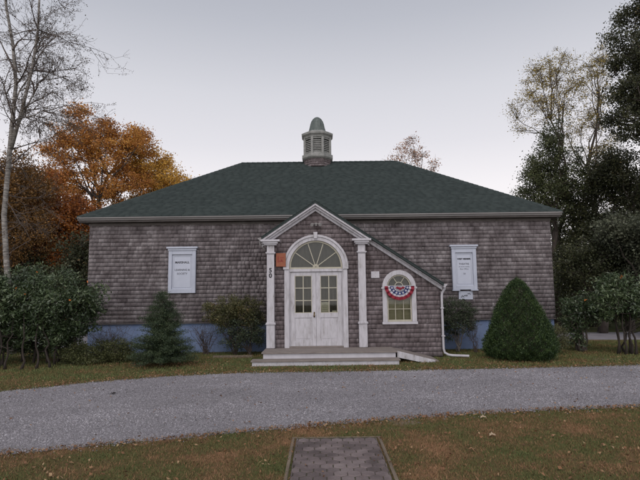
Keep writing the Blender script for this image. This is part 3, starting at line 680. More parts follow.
# notice taped behind the glass of the right-hand door
nx0 = g2[0]+.02; MB().box(nx0, nx0+.20, g2[4]+.038, g2[4]+.040, g2[2]+.03, g2[2]+.29)
nt_ = thing('paper_notice', (nx0+.1, g2[4]+.03, g2[2]+.03), 'cream paper notice taped inside lower left pane of the right door leaf', 'notice')
MB().box(nx0, nx0+.20, g2[4]+.038, g2[4]+.040, g2[2]+.03, g2[2]+.29).build('sheet', M['paper'], nt_)
mb = MB()
for i, wd in enumerate((.05, .075, .06, .07)):
    zz = g2[2]+.235-.05*i; mb.box(nx0+.10-wd, nx0+.10+wd, g2[4]+.0365, g2[4]+.0375, zz, zz+.007)
mb.build('writing', M['ink'], nt_)
nt2 = MB().box(g2[1]-.15, g2[1]-.03, g2[4]+.042, g2[4]+.05, g2[2]+.005, g2[2]+.06).build('folded_card', M['paper'])
setp(nt2, 'small cream card leaning inside lower right pane of the right door', 'card')

# ------------------------------------------------ arched side window
mb = MB(); ro, ri = .46, .335
outer = [(wx+ro, wz0)]+arc(wx, wzs, ro)+[(wx-ro, wz0)]; inner = [(wx+ri, wz0)]+arc(wx, wzs, ri)+[(wx-ri, wz0)]
mb.band(outer, inner, YF-.06, YF+.04)
mb.box(wx-ro-.03, wx-ro+.06, YF-.075, YF-.061, wzs-.05, wzs+.0); mb.box(wx+ro-.06, wx+ro+.03, YF-.075, YF-.061, wzs-.05, wzs+.0)
win = mb.build('window', M['wornwhite'], hall, .004)
MB().box(wx-ro-.02, wx+ro+.02, YF-.09, YF+.04, wz0-.07, wz0-.002).build('sill', M['white'], win, .004)
mb = MB(); ri -= .002
inner2 = [(wx+ri, wz0)]+arc(wx, wzs, ri)+[(wx-ri, wz0)]; i3 = [(wx+ri-.035, wz0)]+arc(wx, wzs, ri-.035)+[(wx-ri+.035, wz0)]
mb.band(inner2, i3, YF-.02, YF+.035)
mb.box(wx-ri+.0351, wx+ri-.0351, YF-.018, YF+.03, wz0, wz0+.05); mb.box(wx-ri+.0351, wx+ri-.0351, YF-.018, YF+.03, wzs-.02, wzs+.02)
mb.band(arc(wx, wzs+.02, .12, 14), arc(wx, wzs+.02, .10, 14), YF-.012, YF+.01)
for a in (60, 120):
    d = Vector((math.cos(R(a)), 0, math.sin(R(a)))); nn = Vector((-d.z, 0, d.x))*.009; p = Vector((wx, 0, wzs+.02))+d*.12; q = Vector((wx, 0, wzs))+d*(ri-.03)
    mb.prism([(p.x-nn.x, p.z-nn.z), (q.x-nn.x, q.z-nn.z), (q.x+nn.x, q.z+nn.z), (p.x+nn.x, p.z+nn.z)], YF-.010, YF+.008)
for i in (1, 2): xx = wx-ri+2*ri*i/3; mb.box(xx-.009, xx+.009, YF-.01, YF+.01, wz0+.051, wzs-.021)
for i in (1, 2):
    zz = wz0+.05+(wzs-.07-wz0)*i/3
    for k in range(3): mb.box(wx-ri+2*ri*k/3+(.035 if k == 0 else .0092), wx-ri+2*ri*(k+1)/3-(.035 if k == 2 else .0092), YF-.009, YF+.009, zz-.009, zz+.009)
mb.build('sash', M['mullion'], win, .001)
mb = MB(); mb.prism([(wx+ri-.02, wz0+.02)]+arc(wx, wzs, ri-.02)+[(wx-ri+.02, wz0+.02)], YF+.011, YF+.015); mb.build('pane', M['glass'], win)
MB().box(wx-ri, wx+ri, YF+.085, YF+.09, wz0, wzs+.0).build('blind', M['blind'], win)
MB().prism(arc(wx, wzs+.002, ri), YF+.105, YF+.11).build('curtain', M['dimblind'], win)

# bunting on the window
bun = thing('bunting', (wx, YF-.1, wzs-.05), 'pleated red, white and blue half-round bunting hung across the arched window', 'bunting')
bz = wzs+.02; bc = wx+.0
rings = [(0, .10, 1), (.10, .145, 1), (.145, .17, 1), (.17, .27, 2), (.27, .325, 1), (.325, .42, 0)]
mb = MB(); na = 72
def fp(r, th): 
    sx_ = 1.0; sz_ = .88*(1+.03*abs(math.sin(9*th)))
    return (bc+r*math.cos(th)*sx_*.97, YF-.105-.06*r*(1+math.sin(18*th)), bz+r*math.sin(th)*sz_)
for r0, r1, mi in rings:
    mb.cur = mi
    for k in range(na):
        a, b = math.pi+math.pi*k/na, math.pi+math.pi*(k+1)/na
        mb.add([fp(r0, a), fp(r0, b), fp(r1, b), fp(r1, a)], [(0, 1, 2, 3)])
mb.build('cloth', [M['flagred'], M['flagwhite'], M['flagblue']], bun)
mb = MB(); mb.tube([(bc-.41, YF-.112, bz+.008), (bc+.41, YF-.112, bz+.008)], .009, 6); mb.build('top_hem', M['flagwhite'], bun)
mb = MB()
for k in range(7):
    th = math.pi+math.pi*(k+.5)/7; c = fp(.22, th); P = []
    for j in range(10):
        r = .043 if j % 2 == 0 else .018; t = math.pi/2+j*math.pi/5; P.append((c[0]+r*math.cos(t), c[1]-.022, c[2]+r*math.sin(t)))
    mb.add(P+[(c[0], c[1]-.022, c[2])], [(j, (j+1) % 10, 10) for j in range(10)])
mb.build('stars', M['flagwhite'], bun)
mb = MB()
rg = random.Random(3)
for cx_, cz_2, ra in ((bc-.06, bz-.045, .05), (bc+.02, bz-.065, .06), (bc+.09, bz-.04, .04)):
    mb.add([(cx_+ra*rg.uniform(.7, 1.2)*math.cos(t*.628), YF-.165-.01*(t % 2), cz_2+ra*.75*rg.uniform(.6, 1.2)*math.sin(t*.628)) for t in range(10)]+[(cx_, YF-.185, cz_2)], [(t, (t+1) % 10, 10) for t in range(10)])
mb.build('red_bow', M['flagred'], bun)

# ------------------------------------------------ things on the walls
def sign(name, x0, x1, z0, z1, lines, label, cat='sign', tab=None):
    y = YM-.02; cx = (x0+x1)/2; yf = y-.09
    t = thing(name, (cx, y, z0), label, cat, 'framed white notice boards on the hall')
    mb = MB(); fw_ = .15
    mb.box(x0+.04, x0+fw_, yf, y, z0, z1-.12); mb.box(x1-fw_, x1-.04, yf, y, z0, z1-.12); mb.box(x0+fw_, x1-fw_, yf, y, z1-.24, z1-.12); mb.box(x0+fw_, x1-fw_, yf, y, z0, z0+.13)
    mb.box(x0+.02, x1-.02, yf-.02, y, z1-.119, z1-.055); mb.box(x0-.02, x1+.02, yf-.05, y, z1-.0545, z1)
    if tab: mb.box(x0+.02, x0+.25, yf-.015, y, z0-.035, z0-.0005); mb.box(x1-.25, x1-.02, yf-.015, y, z0-.035, z0-.0005)
    mb.build('frame', M['signwhite'], t, .005)
    MB().box(x0+fw_+.001, x1-fw_-.001, y-.05, y-.02, z0+.131, z1-.241).build('panel', M['signpanel'], t)
    mb = MB(); ip = .045
    a, b, c, d = x0+fw_+ip, x1-fw_-ip, z0+.13+ip, z1-.24-ip
    for q in ((a, b, c, c+.012), (a, b, d-.012, d), (a, a+.012, c+.012, d-.012), (b-.012, b, c+.012, d-.012)): mb.box(q[0], q[1], y-.058, y-.0505, q[2], q[3])
    mb.build('panel_molding', M['signwhite'], t)
    for s_, size, z, bold in lines: mb = MB(); text_mb(mb, s_, size, cx, y-.0515, z, bold); mb.build('lettering', M['ink'], t)
    return t
zz = lambda py: at(181, py, YM-.07)[2]
p0 = at(167.5, 247, YM-.1); p1 = at(196.5, 293, YM-.1)
sign('notice_board', p0[0], p1[0], p1[2], p0[2], [('MARSHALL', .092, zz(262.5), .003), ('LEARNING &', .082, zz(270), .001), ('SOCIETY', .082, zz(273.8), .001)], 'framed white board with cornice and three words, on wall left of entrance')
zz = lambda py: at(463, py, YM-.07)[2]
p0 = at(450, 245, YM-.1); p1 = at(479, 289.5, YM-.1)
sg = sign('notice_board', p0[0], p1[0], p1[2], p0[2], [('WEST MEMBER', .062, zz(259), .004), ('THEATRE', .076, zz(264), .001), ('all shows weekly', .05, zz(266.7), 0), ('Box Office', .06, zz(269), 0), ('50', .07, zz(273.8), 0)], 'framed white board with cornice and several lines of text, right of entrance', tab=True)
p0 = at(458.5, 290.8, YM-.04); p1 = at(473, 299.5, YM-.04)
t = thing('small_plaque', (p0[0]+.2, YM-.03, p1[2]), 'small white plaque with dark leaf drawing below the right notice board', 'plaque')
MB().box(p0[0], p1[0], YM-.05, YM-.022, p1[2], p0[2]-.01).build('plate', M['signwhite'], t, .004)
mb = MB(); cx, czz = (p0[0]+p1[0])/2, (p0[2]+p1[2])/2
rg = random.Random(9)
for k in range(13):
    a = rg.uniform(0, 6.28); xx, z_ = cx-.14+.28*k/12, czz-.05+.09*(k/12)+rg.uniform(-.03, .03); L = .035
    mb.add([(xx-L*math.cos(a), YM-.0515, z_-L*math.sin(a)), (xx+.3*L*math.sin(a), YM-.0515, z_-.3*L*math.cos(a)), (xx+L*math.cos(a), YM-.0515, z_+L*math.sin(a)), (xx-.3*L*math.sin(a), YM-.0515, z_+.3*L*math.cos(a))], [(0, 1, 2, 3)])
mb.build('drawing', M['ink'], t)
# orange-red box
x0, _, z1 = at(276, 253.3, YF-.09); x1, _, z0 = at(285.8, 266.8, YF-.09)
t = thing('alarm_box', ((x0+x1)/2, YF-.02, z0), 'small faded orange red box mounted on shingles left of the arched door', 'alarm box')
mb = MB(); mb.box(x0+.02, x1-.02, YF-.10, YF-.014, z0+.02, z1-.02); mb.box(x0, x1, YF-.125, YF-.1005, z0, z1); mb.build('case', M['red'], t, .008)
mb = MB(); cx, czz = (x0+x1)/2, (z0+z1)/2
mb.box(cx-.09, cx-.06, YF-.128, YF-.1255, czz-.07, czz+.10); mb.box(cx-.05, cx+.07, YF-.128, YF-.1255, czz-.05, czz-.025); mb.box(cx-.02, cx+.08, YF-.128, YF-.1255, czz+.05, czz+.07); mb.tube([(cx+.02, YF-.126, czz), (cx+.02, YF-.14, czz)], .022, 10)
mb.build('lever', M['redink'], t)
x0, _, z1 = at(371, 271.5, YF-.03); x1, _, z0 = at(379.5, 278, YF-.03)
t = thing('junction_box', ((x0+x1)/2, YF-.015, z0), 'small pale square cover plate on shingles between right column and arched window', 'cover plate')
MB().box(x0, x1, YF-.045, YF-.014, z0, z1).build('cover', M['white'], t, .006)
mb = MB(); 
for z_ in (z0+.04, z1-.04): mb = MB(); mb.tube([((x0+x1)/2, YF-.046, z_), ((x0+x1)/2, YF-.049, z_)], .007, 8); mb.build('screw', M['brass'], t)
# twin floodlight
fx_, _, fz_ = at(316, 224, YF-.08)
t = thing('floodlight', (fx_, YF, fz_), 'twin headed security light under the peak of the pediment', 'floodlight')
mb = MB(); mb.tube([(fx_, YF-.012, fz_), (fx_, YF-.045, fz_)], .045, 12); mb.build('mounting_plate', M['gutter'], t)
for s_ in (-1, 1):
    mb = MB(); c = (fx_+s_*.09, YF-.1, fz_-.0)
    mb.tube([(fx_, YF-.04, fz_), (fx_+s_*.05, YF-.075, fz_+.015), c], .012, 6)
    mb.tube([(c[0], c[1]+.02, c[2]+.01), c, (c[0]+s_*.02, c[1]-.06, c[2]-.03), (c[0]+s_*.026, c[1]-.08, c[2]-.04)], [.02, .03, .048, .046], 10)
    mb.build('lamp_head', M['gutter'], t)

# ------------------------------------------------ steps and ramp
st = thing('entrance_steps', (0.2, 13, 0), 'low wooden platform with white risers and a side ramp before the door', 'steps')
mb = MB(); dz = .29
for i in range(8):
    y = 12.72+i*.134; mb.box(-1.50, 1.90, y, y+.129, dz-.035, dz)
mb.build('deck', M['deck'], st, .003)
MB().box(-1.46, 1.86, 12.76, 12.785, .10, dz-.036).box(-1.46, -1.43, 12.786, YF-.02, .0, dz-.036).box(1.84, 1.86, 12.786, YF-.02, .0, dz-.036).build('riser', M['white'], st, .003)
MB().box(-1.72, 1.92, 12.38, 12.54, .10, .135).box(-1.72, 1.92, 12.545, 12.755, .10, .135).build('step_tread', M['deck'], st, .003)
MB().box(-1.69, 1.89, 12.41, 12.435, -.02, .098).box(-1.69, -1.665, 12.436, 12.75, -.02, .098).box(1.865, 1.89, 12.436, 12.75, -.02, .098).build('riser', M['wornwhite'], st, .003)
mb = MB(); mb.prism([(1.903, dz), (2.95, .035), (2.95, -.01), (1.903, dz-.04)], 12.79, YF-.1); mb.build('ramp', M['deck'], st)
MB().prism([(1.903, dz-.0), (2.85, .05), (2.85, -.01), (2.55, -.01), (1.903, dz-.16)], 12.76, 12.786).build('ramp_stringer', M['wornwhite'], st, .002)
# low plank bed at foot of shrubs beside the steps
x, y = gnd(222, 358)
setp(MB().box(x-.25, x+.85, y-.03, y+.02, -.02, .07).build('timber_edging', M['timber'], None, .005), 'weathered plank lying on the grass left of the entrance steps', 'plank')

# ================================================================== PLANTS
def leaf_arrays(C, size, aspect, rg, upbias=0.0, sizevar=.35):
    n = len(C); d = rg.normal(0, 1, (n, 3)); d[:, 2] += upbias; d /= np.linalg.norm(d, axis=1)[:, None]
    r = rg.normal(0, 1, (n, 3)); s = np.cross(d, r); s /= np.linalg.norm(s, axis=1)[:, None]+1e-9
    L = size*(1+sizevar*rg.uniform(-1, 1, n)); W = L*aspect
    V = np.stack([C-d*L[:, None]/2, C+s*W[:, None]/2, C+d*L[:, None]/2, C-s*W[:, None]/2], 1)
    return V.reshape(-1, 3)
def leaves(name, C, size, aspect, m, parent, rg, upbias=0.0):
    V = leaf_arrays(C, size, aspect, rg, upbias); return arr_mesh(name, V, np.arange(len(V)).reshape(-1, 4), m, parent)
def curve_pts(p, q, sag, rg, n=6, wob_=.06):
    p, q = np.array(p, float), np.array(q, float); L = np.linalg.norm(q-p); mid = (p+q)/2; mid[2] += sag*L; out = []
    for i in range(n):
        t = i/(n-1); c = (1-t)**2*p+2*t*(1-t)*mid+t*t*q
        if 0 < i < n-1: c = c+rg.normal(0, wob_*L/n*1.5, 3)
        out.append(c)
    return out
def in_lobes(lobes, n, rg, shell=.5):
    vol = np.array([l[3]*l[4]*l[5] for l in lobes]); w_ = vol**.75; w_ /= w_.sum(); k = rg.choice(len(lobes), n, p=w_)
    d = rg.normal(0, 1, (n, 3)); d /= np.linalg.norm(d, axis=1)[:, None]; r = rg.uniform(0, 1, n)**(shell)
    L = np.array(lobes)[k]; return L[:, :3]+d*r[:, None]*L[:, 3:6]
def tree(name, label, cat, base, top, r0, lobes, nclump, per, cr, lsize, aspect, lm, bm_, seed, group=None, nhub=9, start=.3, crown='crown', stems=1, flat=.75, shell=.45, twigs=3, tw=.006, extra=None, attach=.6, upbias=0.0, trunkname='trunk', lean=.02, spread=None):
    rg = np.random.RandomState(seed); t = thing(name, base, label, cat, group)
    base = np.array(base, float); top = np.array(top, float); C = in_lobes(lobes, nclump, rg, shell)
    mb = MB(); mb.smooth = True
    H = np.linalg.norm(top-base); npt = 9
    stemsP = []
    for s_ in range(stems):
        b_ = base.copy(); tp_ = top.copy()
        if stems > 1:
            a = 6.28*s_/stems+rg.uniform(0, .6); b_ = b_+np.array([math.cos(a), math.sin(a), 0])*(spread*rg.uniform(.3, 1) if spread else r0*2.2); hb = C[np.argmin(np.hypot(C[:, 0]-b_[0], C[:, 1]-b_[1])+rg.uniform(0, .5, len(C))+np.maximum(0, .9*base[2]+1.2-C[:, 2]))] if spread else C[rg.randint(len(C))]; tp_ = hb*(.97 if spread else .7)+top*(.03 if spread else .3)
        P = [b_+(tp_-b_)*i/(npt-1)+(rg.normal(0, lean*H, 3)*np.array([1, 1, .2]) if 0 < i < npt-1 else 0) for i in range(npt)]
        Rr = [r0*(1-.85*(i/(npt-1))**.9)*(1.35 if i == 0 else 1) for i in range(npt)]; mb.tube(P, Rr, 8); stemsP.append((P, Rr))
    hubs = C[rg.choice(len(C), min(nhub, len(C)), replace=False)]; hp = []
    for h in hubs:
        P, Rr = stemsP[rg.randint(len(stemsP))]
        best = None
        hd = [np.hypot(*(h[:2]-p[:2])) for p in P]
        cand = [i for i in range(npt) if i/(npt-1) >= start and P[i][2] <= h[2]-attach*hd[i]] or [max(1, int(start*(npt-1)))]
        i = cand[-1] if rg.rand() < .6 else cand[rg.randint(len(cand))]
        Q = curve_pts(P[i], h, -.08, rg, 7, .09); r_ = min(Rr[i]*.65, r0*.5); mb.tube(Q, [max(r_*(1-.8*k/6), tw*1.4) for k in range(7)], 6, False); hp.append((Q, r_))
    allq = np.array([q for Q, _ in hp for q in Q[2:]]); allr = np.array([max(r_*(1-.8*k/6), tw) for Q, r_ in hp for k in range(2, 7)])
    for c in C:
        dd = np.linalg.norm(allq-c, axis=1)+np.maximum(0, allq[:, 2]-c[2])*1.5; j = int(np.argmin(dd))
        if dd[j] > .05: mb.tube(curve_pts(allq[j], c, -.06, rg, 4, .1), [max(allr[j]*.55, tw), max(allr[j]*.4, tw), max(allr[j]*.25, tw*.8), tw*.6], 4, False)
    pts = []; sc = cr*rg.uniform(.6, 1.35, len(C))
    for c, s_ in zip(C, sc):
        for _k in range(twigs):
            d = rg.normal(0, 1, 3); d[2] = abs(d[2])*.6; d /= np.linalg.norm(d); e_ = c+d*s_*1.3
            mb.tube([c, (c+e_)/2+rg.normal(0, s_*.08, 3), e_], [tw*.7, tw*.5, tw*.3], 3, False)
        k = int(per*(s_/cr)**1.5*rg.uniform(.6, 1.3)); p = rg.normal(0, .55, (k, 3)); p[:, 2] *= flat; pts.append(c+p*s_)
    mb.build(trunkname, bm_, t)
    pts = np.concatenate(pts)
    pts = pts[pts[:, 2] > .03]
    leaves(crown, pts, lsize, aspect, lm, t, rg, upbias)
    return t
def lobe(px, py, Y, rx, ry, rz=None, dy=None):     # photograph-scale radii -> metres at depth Y
    c = at(px, py, Y); k = Y/FPX; return (c[0], Y, c[2], rx*k, (dy if dy else (rx+ry)/2*k), ry*k)

# --- shrubs
t = tree('rhododendron', 'broad dark green rhododendron on bare stems at the left corner of the hall', 'shrub', (-7.35, 13.1, 0), (-7.2, 13.1, 1.3), .03,
     [lobe(22, 300, 13.2, 38, 32, dy=1.0), lobe(62, 303, 13.0, 36, 34, dy=.9), lobe(85, 298, 12.9, 19, 28, dy=.6), lobe(5, 312, 13.1, 32, 34, dy=1.0), lobe(45, 330, 13.2, 50, 14, dy=.8), lobe(-25, 305, 13.3, 32, 36, dy=1.0), lobe(-8, 343, 13.2, 20, 12, dy=.7), lobe(30, 340, 14.2, 52, 18, dy=.5), lobe(50, 340, 13.9, 34, 12, dy=.4)],
     640, 78, .17, .088, .36, M['rhodo'], M['shadedbark'], 51, nhub=34, stems=14, start=.45, shell=.4, tw=.005, upbias=-.3, spread=1.1)
rg_ = np.random.RandomState(5); cc = np.array([at(16, 291, 12.2), at(25, 292, 12.25), at(89, 281, 12.35), at(70, 300, 12.2), at(36, 272, 12.6)])
leaves('orange_leaves', np.repeat(cc, 3, 0)+rg_.normal(0, .03, (15, 3)), .055, .5, M['orangeleaf'], t, rg_)
for i, (a, b, rx, ry, lab) in enumerate(((82, 356, 21, 13, 'low spreading juniper mound, left one of the pair before the blue foundation'), (115, 350, 23, 13, 'low spreading juniper mound, right one of the pair beside the conical spruce'))):
    bx, by = gnd(a, 364-i*2)
    tree('juniper', lab, 'shrub', (bx, by, 0), (bx, by, .3), .02, [lobe(a, b, by, rx, ry, dy=.42), lobe(a-8, b+2, by, rx*.6, ry*.9, dy=.3), lobe(a+9, b+1, by-.1, rx*.6, ry*.9, dy=.3)],
         170, 60, .10, .05, .28, M['juniper'], M['bark'], 60+i, group='low junipers by the foundation', nhub=12, stems=4, start=.2, tw=.004, upbias=.8, twigs=1)
# spruce: tiers of drooping shoots
def spruce(bx, by, H, Rb, seed):
    rg = np.random.RandomState(seed); t = thing('young_spruce', (bx, by, 0), 'young spiky cone-shaped spruce standing before the left notice board', 'tree')
    mb = MB(); mb.tube([(bx, by, 0), (bx+.01, by, H*.5), (bx, by, H)], [.04, .025, .006], 8); pts = []
    z = .14
    while z < H*.97:
        f = 1-z/H; r = Rb*(f**.85)*1.06+.03; k = max(4, int(15*f+4))
        for j in range(k):
            a = rg.uniform(0, 6.28); rr = r*rg.uniform(.55, 1.3); tip = np.array([bx+math.cos(a)*rr, by+math.sin(a)*rr, z+rr*rg.uniform(-.12, .30)]); b_ = np.array([bx, by, z])
            mb.tube([b_, (b_+tip)/2+np.array([0, 0, -.02]), tip], [.009, .006, .002], 4, False)
            for q in range(max(3, int(rr/.055))):
                u_ = (q+1)/max(3, int(rr/.055)); c = b_+(tip-b_)*u_; wid = .085*(1.15-u_*.6)
                pts.append(c+rg.normal(0, 1, (34, 3))*np.array([wid, wid, .032]))
        z += .072
    mb.build('trunk', M['bark'], t); leaves('crown', np.concatenate(pts), .045, .22, M['spruce'], t, rg, .3)
bx, by = gnd(161, 366); spruce(bx, by, at(163, 290, by)[2], .72, 71)
tree('rounded_shrub', 'round bronze green shrub against the blue foundation left of the steps', 'shrub', (-2.5, 14.85, 0), (-2.5, 14.85, .8), .02,
     [lobe(232, 309, 14.8, 30, 14, dy=.55), lobe(220, 315, 14.7, 20, 13, dy=.5), lobe(250, 313, 14.8, 17, 15, dy=.5)], 210, 70, .12, .045, .5, M['bushtop'], M['twig'], 81, nhub=26, stems=8, start=.3, tw=.004)
tree('dark_shrub', 'dark leggy shrub under the round bronze shrub left of the steps', 'shrub', (-2.05, 14.75, 0), (-2.05, 14.75, .6), .018,
     [lobe(240, 334, 14.75, 23, 17, dy=.4), lobe(255, 328, 14.7, 11, 18, dy=.35)], 120, 55, .11, .045, .5, M['darkbush'], M['twig'], 82, nhub=18, stems=7, start=.2, tw=.004)
tree('leafy_shrub', 'dark upright shrub with pale stems right of the white downspout', 'shrub', (4.0, 14.9, 0), (4.0, 14.9, .9), .02,
     [lobe(458, 312, 14.9, 17, 17, dy=.45), lobe(452, 325, 14.9, 12, 17, dy=.35), lobe(468, 322, 14.9, 10, 14, dy=.35)], 165, 55, .10, .045, .5, M['darkbush'], M['greybark'], 83, nhub=22, stems=8, start=.2, tw=.004)
# bare twiggy shrubs
def bare(name, bx, by, H, W, n, seed, label):
    rg = np.random.RandomState(seed); t = thing(name, (bx, by, 0), label, 'shrub', 'bare twiggy shrubs'); mb = MB()
    for i in range(n):
        a = rg.uniform(0, 6.28); r = W*rg.uniform(.2, 1); e_ = np.array([bx+math.cos(a)*r, by+math.sin(a)*r*.4, H*rg.uniform(.6, 1)]); P = curve_pts((bx+rg.normal(0, .06), by, 0), e_, .12, rg, 6, .12); mb.tube(P, [.010, .008, .006, .005, .004, .002], 4, False)
        for k in range(5):
            s_ = P[2+rg.randint(4)]; mb.tube([s_, s_+rg.normal(0, .1, 3)+np.array([0, 0, .06]), s_+rg.normal(0, .16, 3)+np.array([0, 0, .16])], [.004, .003, .0015], 3, False)
    mb.build('branches', M['twig'], t)
bare('bare_shrub', -3.4, 15.0, .85, .5, 22, 91, 'leafless twiggy shrub before the blue foundation, between spruce and round shrub')
bare('bare_shrub', -6.3, 15.0, .8, .8, 34, 92, 'leafless twiggy shrub before the blue foundation, behind the junipers')
bare('bare_shrub', 4.45, 14.7, .95, .35, 8, 93, 'thin leafless shrub before the blue foundation, right of the downspout')
# dense cone
def cone_bush(bx, by, H, Rb, seed):
    rg = np.random.RandomState(seed); t = thing('conical_evergreen', (bx, by, 0), 'dense dark green cone-shaped evergreen before the right end of the hall', 'shrub')
    def rad(zf): return Rb*np.minimum(1, (1-zf)**.62*1.09)*np.clip(.80+zf*2.2, 0, 1)
    n = 95000; zf = 1-rg.uniform(0, 1, n)**.58; a = rg.uniform(0, 6.283, n)
    lump = 1+.05*np.sin(a*5+zf*9)+.055*np.sin(a*9-zf*23+2)+.045*np.sin(a*19+zf*47)+.035*np.sin(a*31-zf*80)+np.where(rg.uniform(0, 1, n) < .03, .07*rg.uniform(0, 1, n), 0)
    depth = rg.uniform(0, 1, n)**2.2*.14; r = np.maximum(rad(zf)*lump-depth, .0)*(1+rg.normal(0, .02, n))
    P = np.stack([bx+np.cos(a)*r, by+np.sin(a)*r, .06+zf*(H-.06)+rg.normal(0, .015, n)], 1)
    d = np.stack([np.cos(a)*.7, np.sin(a)*.7, np.full(n, .9)], 1)+rg.normal(0, .5, (n, 3)); d /= np.linalg.norm(d, axis=1)[:, None]
    s_ = np.cross(d, rg.normal(0, 1, (n, 3))); s_ /= np.linalg.norm(s_, axis=1)[:, None]; L = .045*rg.uniform(.6, 1.3, n)[:, None]; W = L*.3
    V = np.stack([P-d*L/2, P+s_*W/2, P+d*L/2, P-s_*W/2], 1).reshape(-1, 3)
    arr_mesh('crown', V, np.arange(len(V)).reshape(-1, 4), M['cone'], t)
    mb = MB(); prof = [(float(rad(np.array(z)))*.80, .1+z*(H*.90)) for z in np.linspace(0, .93, 14)]; mb.lathe(bx, by, prof, 20); mb.tube([(bx, by, -.02), (bx, by, .2)], .06, 8); mb.build('trunk', M['bark'], t)  # dark inner hull added to make the crown dense, joined to the stem
bx, by = gnd(521, 359); cone_bush(bx, by, at(517, 277.5, by)[2], .87, 101)
tree('olive_shrub', 'small olive brown shrub tucked behind the cone-shaped evergreen', 'shrub', (6.55, 14.3, 0), (6.55, 14.3, .5), .015,
     [lobe(553, 337, 14.3, 16, 13, dy=.4)], 80, 50, .09, .04, .45, M['olive'], M['twig'], 84, nhub=12, stems=6, start=.2, tw=.004)
tree('leggy_rhododendron', 'leggy rhododendron with clumped stems just beyond the right corner of the hall', 'shrub', (7.5, 14.7, 0), (7.4, 14.7, 1.1), .045,
     [lobe(578, 318, 14.7, 17, 13, dy=.5), lobe(572, 306, 14.9, 10, 9, dy=.4), lobe(590, 308, 14.7, 13, 13, dy=.5), lobe(577, 335, 14.7, 10, 14, dy=.3)], 120, 45, .14, .085, .38, M['rhodo'], M['bark'], 85, nhub=20, stems=9, start=.3, upbias=-.3)
t = tree('spreading_rhododendron', 'wide flat-topped rhododendron on splayed stems at the right edge, red leaves on top', 'shrub', (8.35, 13.9, 0), (8.3, 13.9, 1.2), .034,
     [lobe(612, 300, 13.9, 26, 13, dy=.8), lobe(618, 286, 13.9, 18, 11, dy=.6), lobe(640, 300, 13.9, 26, 15, dy=.8), lobe(620, 312, 13.9, 34, 9, dy=.8), lobe(618, 277, 13.9, 8, 5, dy=.4), lobe(668, 300, 13.9, 18, 18, dy=.6)], 270, 48, .14, .095, .38, M['rhodo'], M['shadedbark'], 86, nhub=24, stems=7, start=.4, upbias=-.3, spread=.28)
cc = np.array([at(619, 276.5, 13.5), at(586, 300, 13.4), at(621, 278, 13.4)]); leaves('red_leaves', np.repeat(cc, 3, 0)+rg_.normal(0, .03, (9, 3)), .06, .5, M['orangeleaf'], t, rg_)

# --- birch at far left: recursive bare branching
def birch():
    rg = np.random.RandomState(121); Y = 15.8
    P0 = [at(13, 352, Y), at(9, 300, Y), at(6, 255, Y), at(4, 215, Y+.1), at(8, 170, Y+.1), at(12, 125, Y+.1), at(16, 85, Y+.2), at(13, 45, Y+.2), at(6, 5, Y+.2), at(4, -40, Y+.2), at(7, -90, Y+.2)]
    P0[0] = (P0[0][0], P0[0][1], 0)
    t = thing('birch', P0[0], 'tall pale barked birch with nearly bare arching twigs at the left edge', 'tree'); mb = MB(); mb.smooth = True; mb2 = MB()
    mb.tube(P0, [.115, .088, .082, .078, .072, .066, .058, .05, .04, .03, .015], 10)
    tips = []
    def grow(p, d, L, r, lev):
        n = 5 if lev < 2 else 4; p = np.array(p, float); d = np.array(d, float)/np.linalg.norm(d); P = [p]; 
        for i in range(n):
            d = d+rg.normal(0, .16, 3); d[2] += (.06 if lev < 1 else (-.05 if lev < 2 else -.02)); d /= np.linalg.norm(d); P.append(P[-1]+d*L/n)
        (mb if lev == 0 else mb2).tube(P, [max(r*(1-.72*i/n), .0035) for i in range(n+1)], 5 if lev < 2 else 3, False)
        if lev >= 2: tips.extend(P[1:])
        if lev < 4:
            for k in range([9, 5, 4, 2][lev]):
                i = rg.randint(1, n+1); q = rg.normal(0, 1, 3); q -= d*q.dot(d); q /= np.linalg.norm(q); a = rg.uniform(.5, .95)
                grow(P[i], d*math.cos(a)+q*math.sin(a), L*rg.uniform(.42, .66), r*.5, lev+1)
    kk = Y/FPX
    specs = [((12, 125), (68, 104), .032), ((14, 105), (58, 20), .032), ((8, 165), (62, 150), .026), ((5, 195), (60, 205), .022), ((6, 175), (-30, 120), .03), ((16, 85), (70, 45), .03), ((13, 50), (40, -10), .03), ((14, 70), (-20, 10), .03),
             ((10, 140), (48, 60), .045), ((6, 0), (45, -50), .03), ((5, 200), (45, 245), .018), ((10, 150), (70, 112), .022), ((5, 222), (52, 222), .018), ((12, 115), (-25, 60), .03), ((7, -20), (-20, -70), .02)]
    for (a, b), (c, d), r in specs:
        p = np.array(at(a, b, Y+.1)); q = np.array(at(c, d, Y+rg.uniform(-1.8, 1.8))); L = np.linalg.norm(q-p)
        grow(p, (q-p)+np.array([0, 0, .1*L]), L*.74, r, 0 if r > .03 else 1)
    # second stem
    Q = [at(11, 150, Y+.1), at(22, 110, Y), at(32, 70, Y-.1), at(38, 30, Y-.1), at(40, -15, Y-.2), at(46, -60, Y-.2)]; mb.tube(Q, [.06, .055, .045, .038, .028, .012], 7)
    for i in range(1, 6):
        for k in range(3):
            d = rg.normal(0, 1, 3); d[2] = abs(d[2])*.6; d[0] += .5; grow(Q[i], d, rg.uniform(.9, 1.8), .02, 1)
    mb.build('trunk', M['birch'], t); mb2.build('branches', M['twig'], t)
    T = np.array(tips); T = T[rg.uniform(0, 1, len(T)) < .45]; T = np.repeat(T, 2, 0)+rg.normal(0, .05, (len(T)*2, 3))
    T = T[T[:, 2] > 3.2]
    leaves('leaves', T, .042, .65, M['brownleaf'], t, rg)
birch()

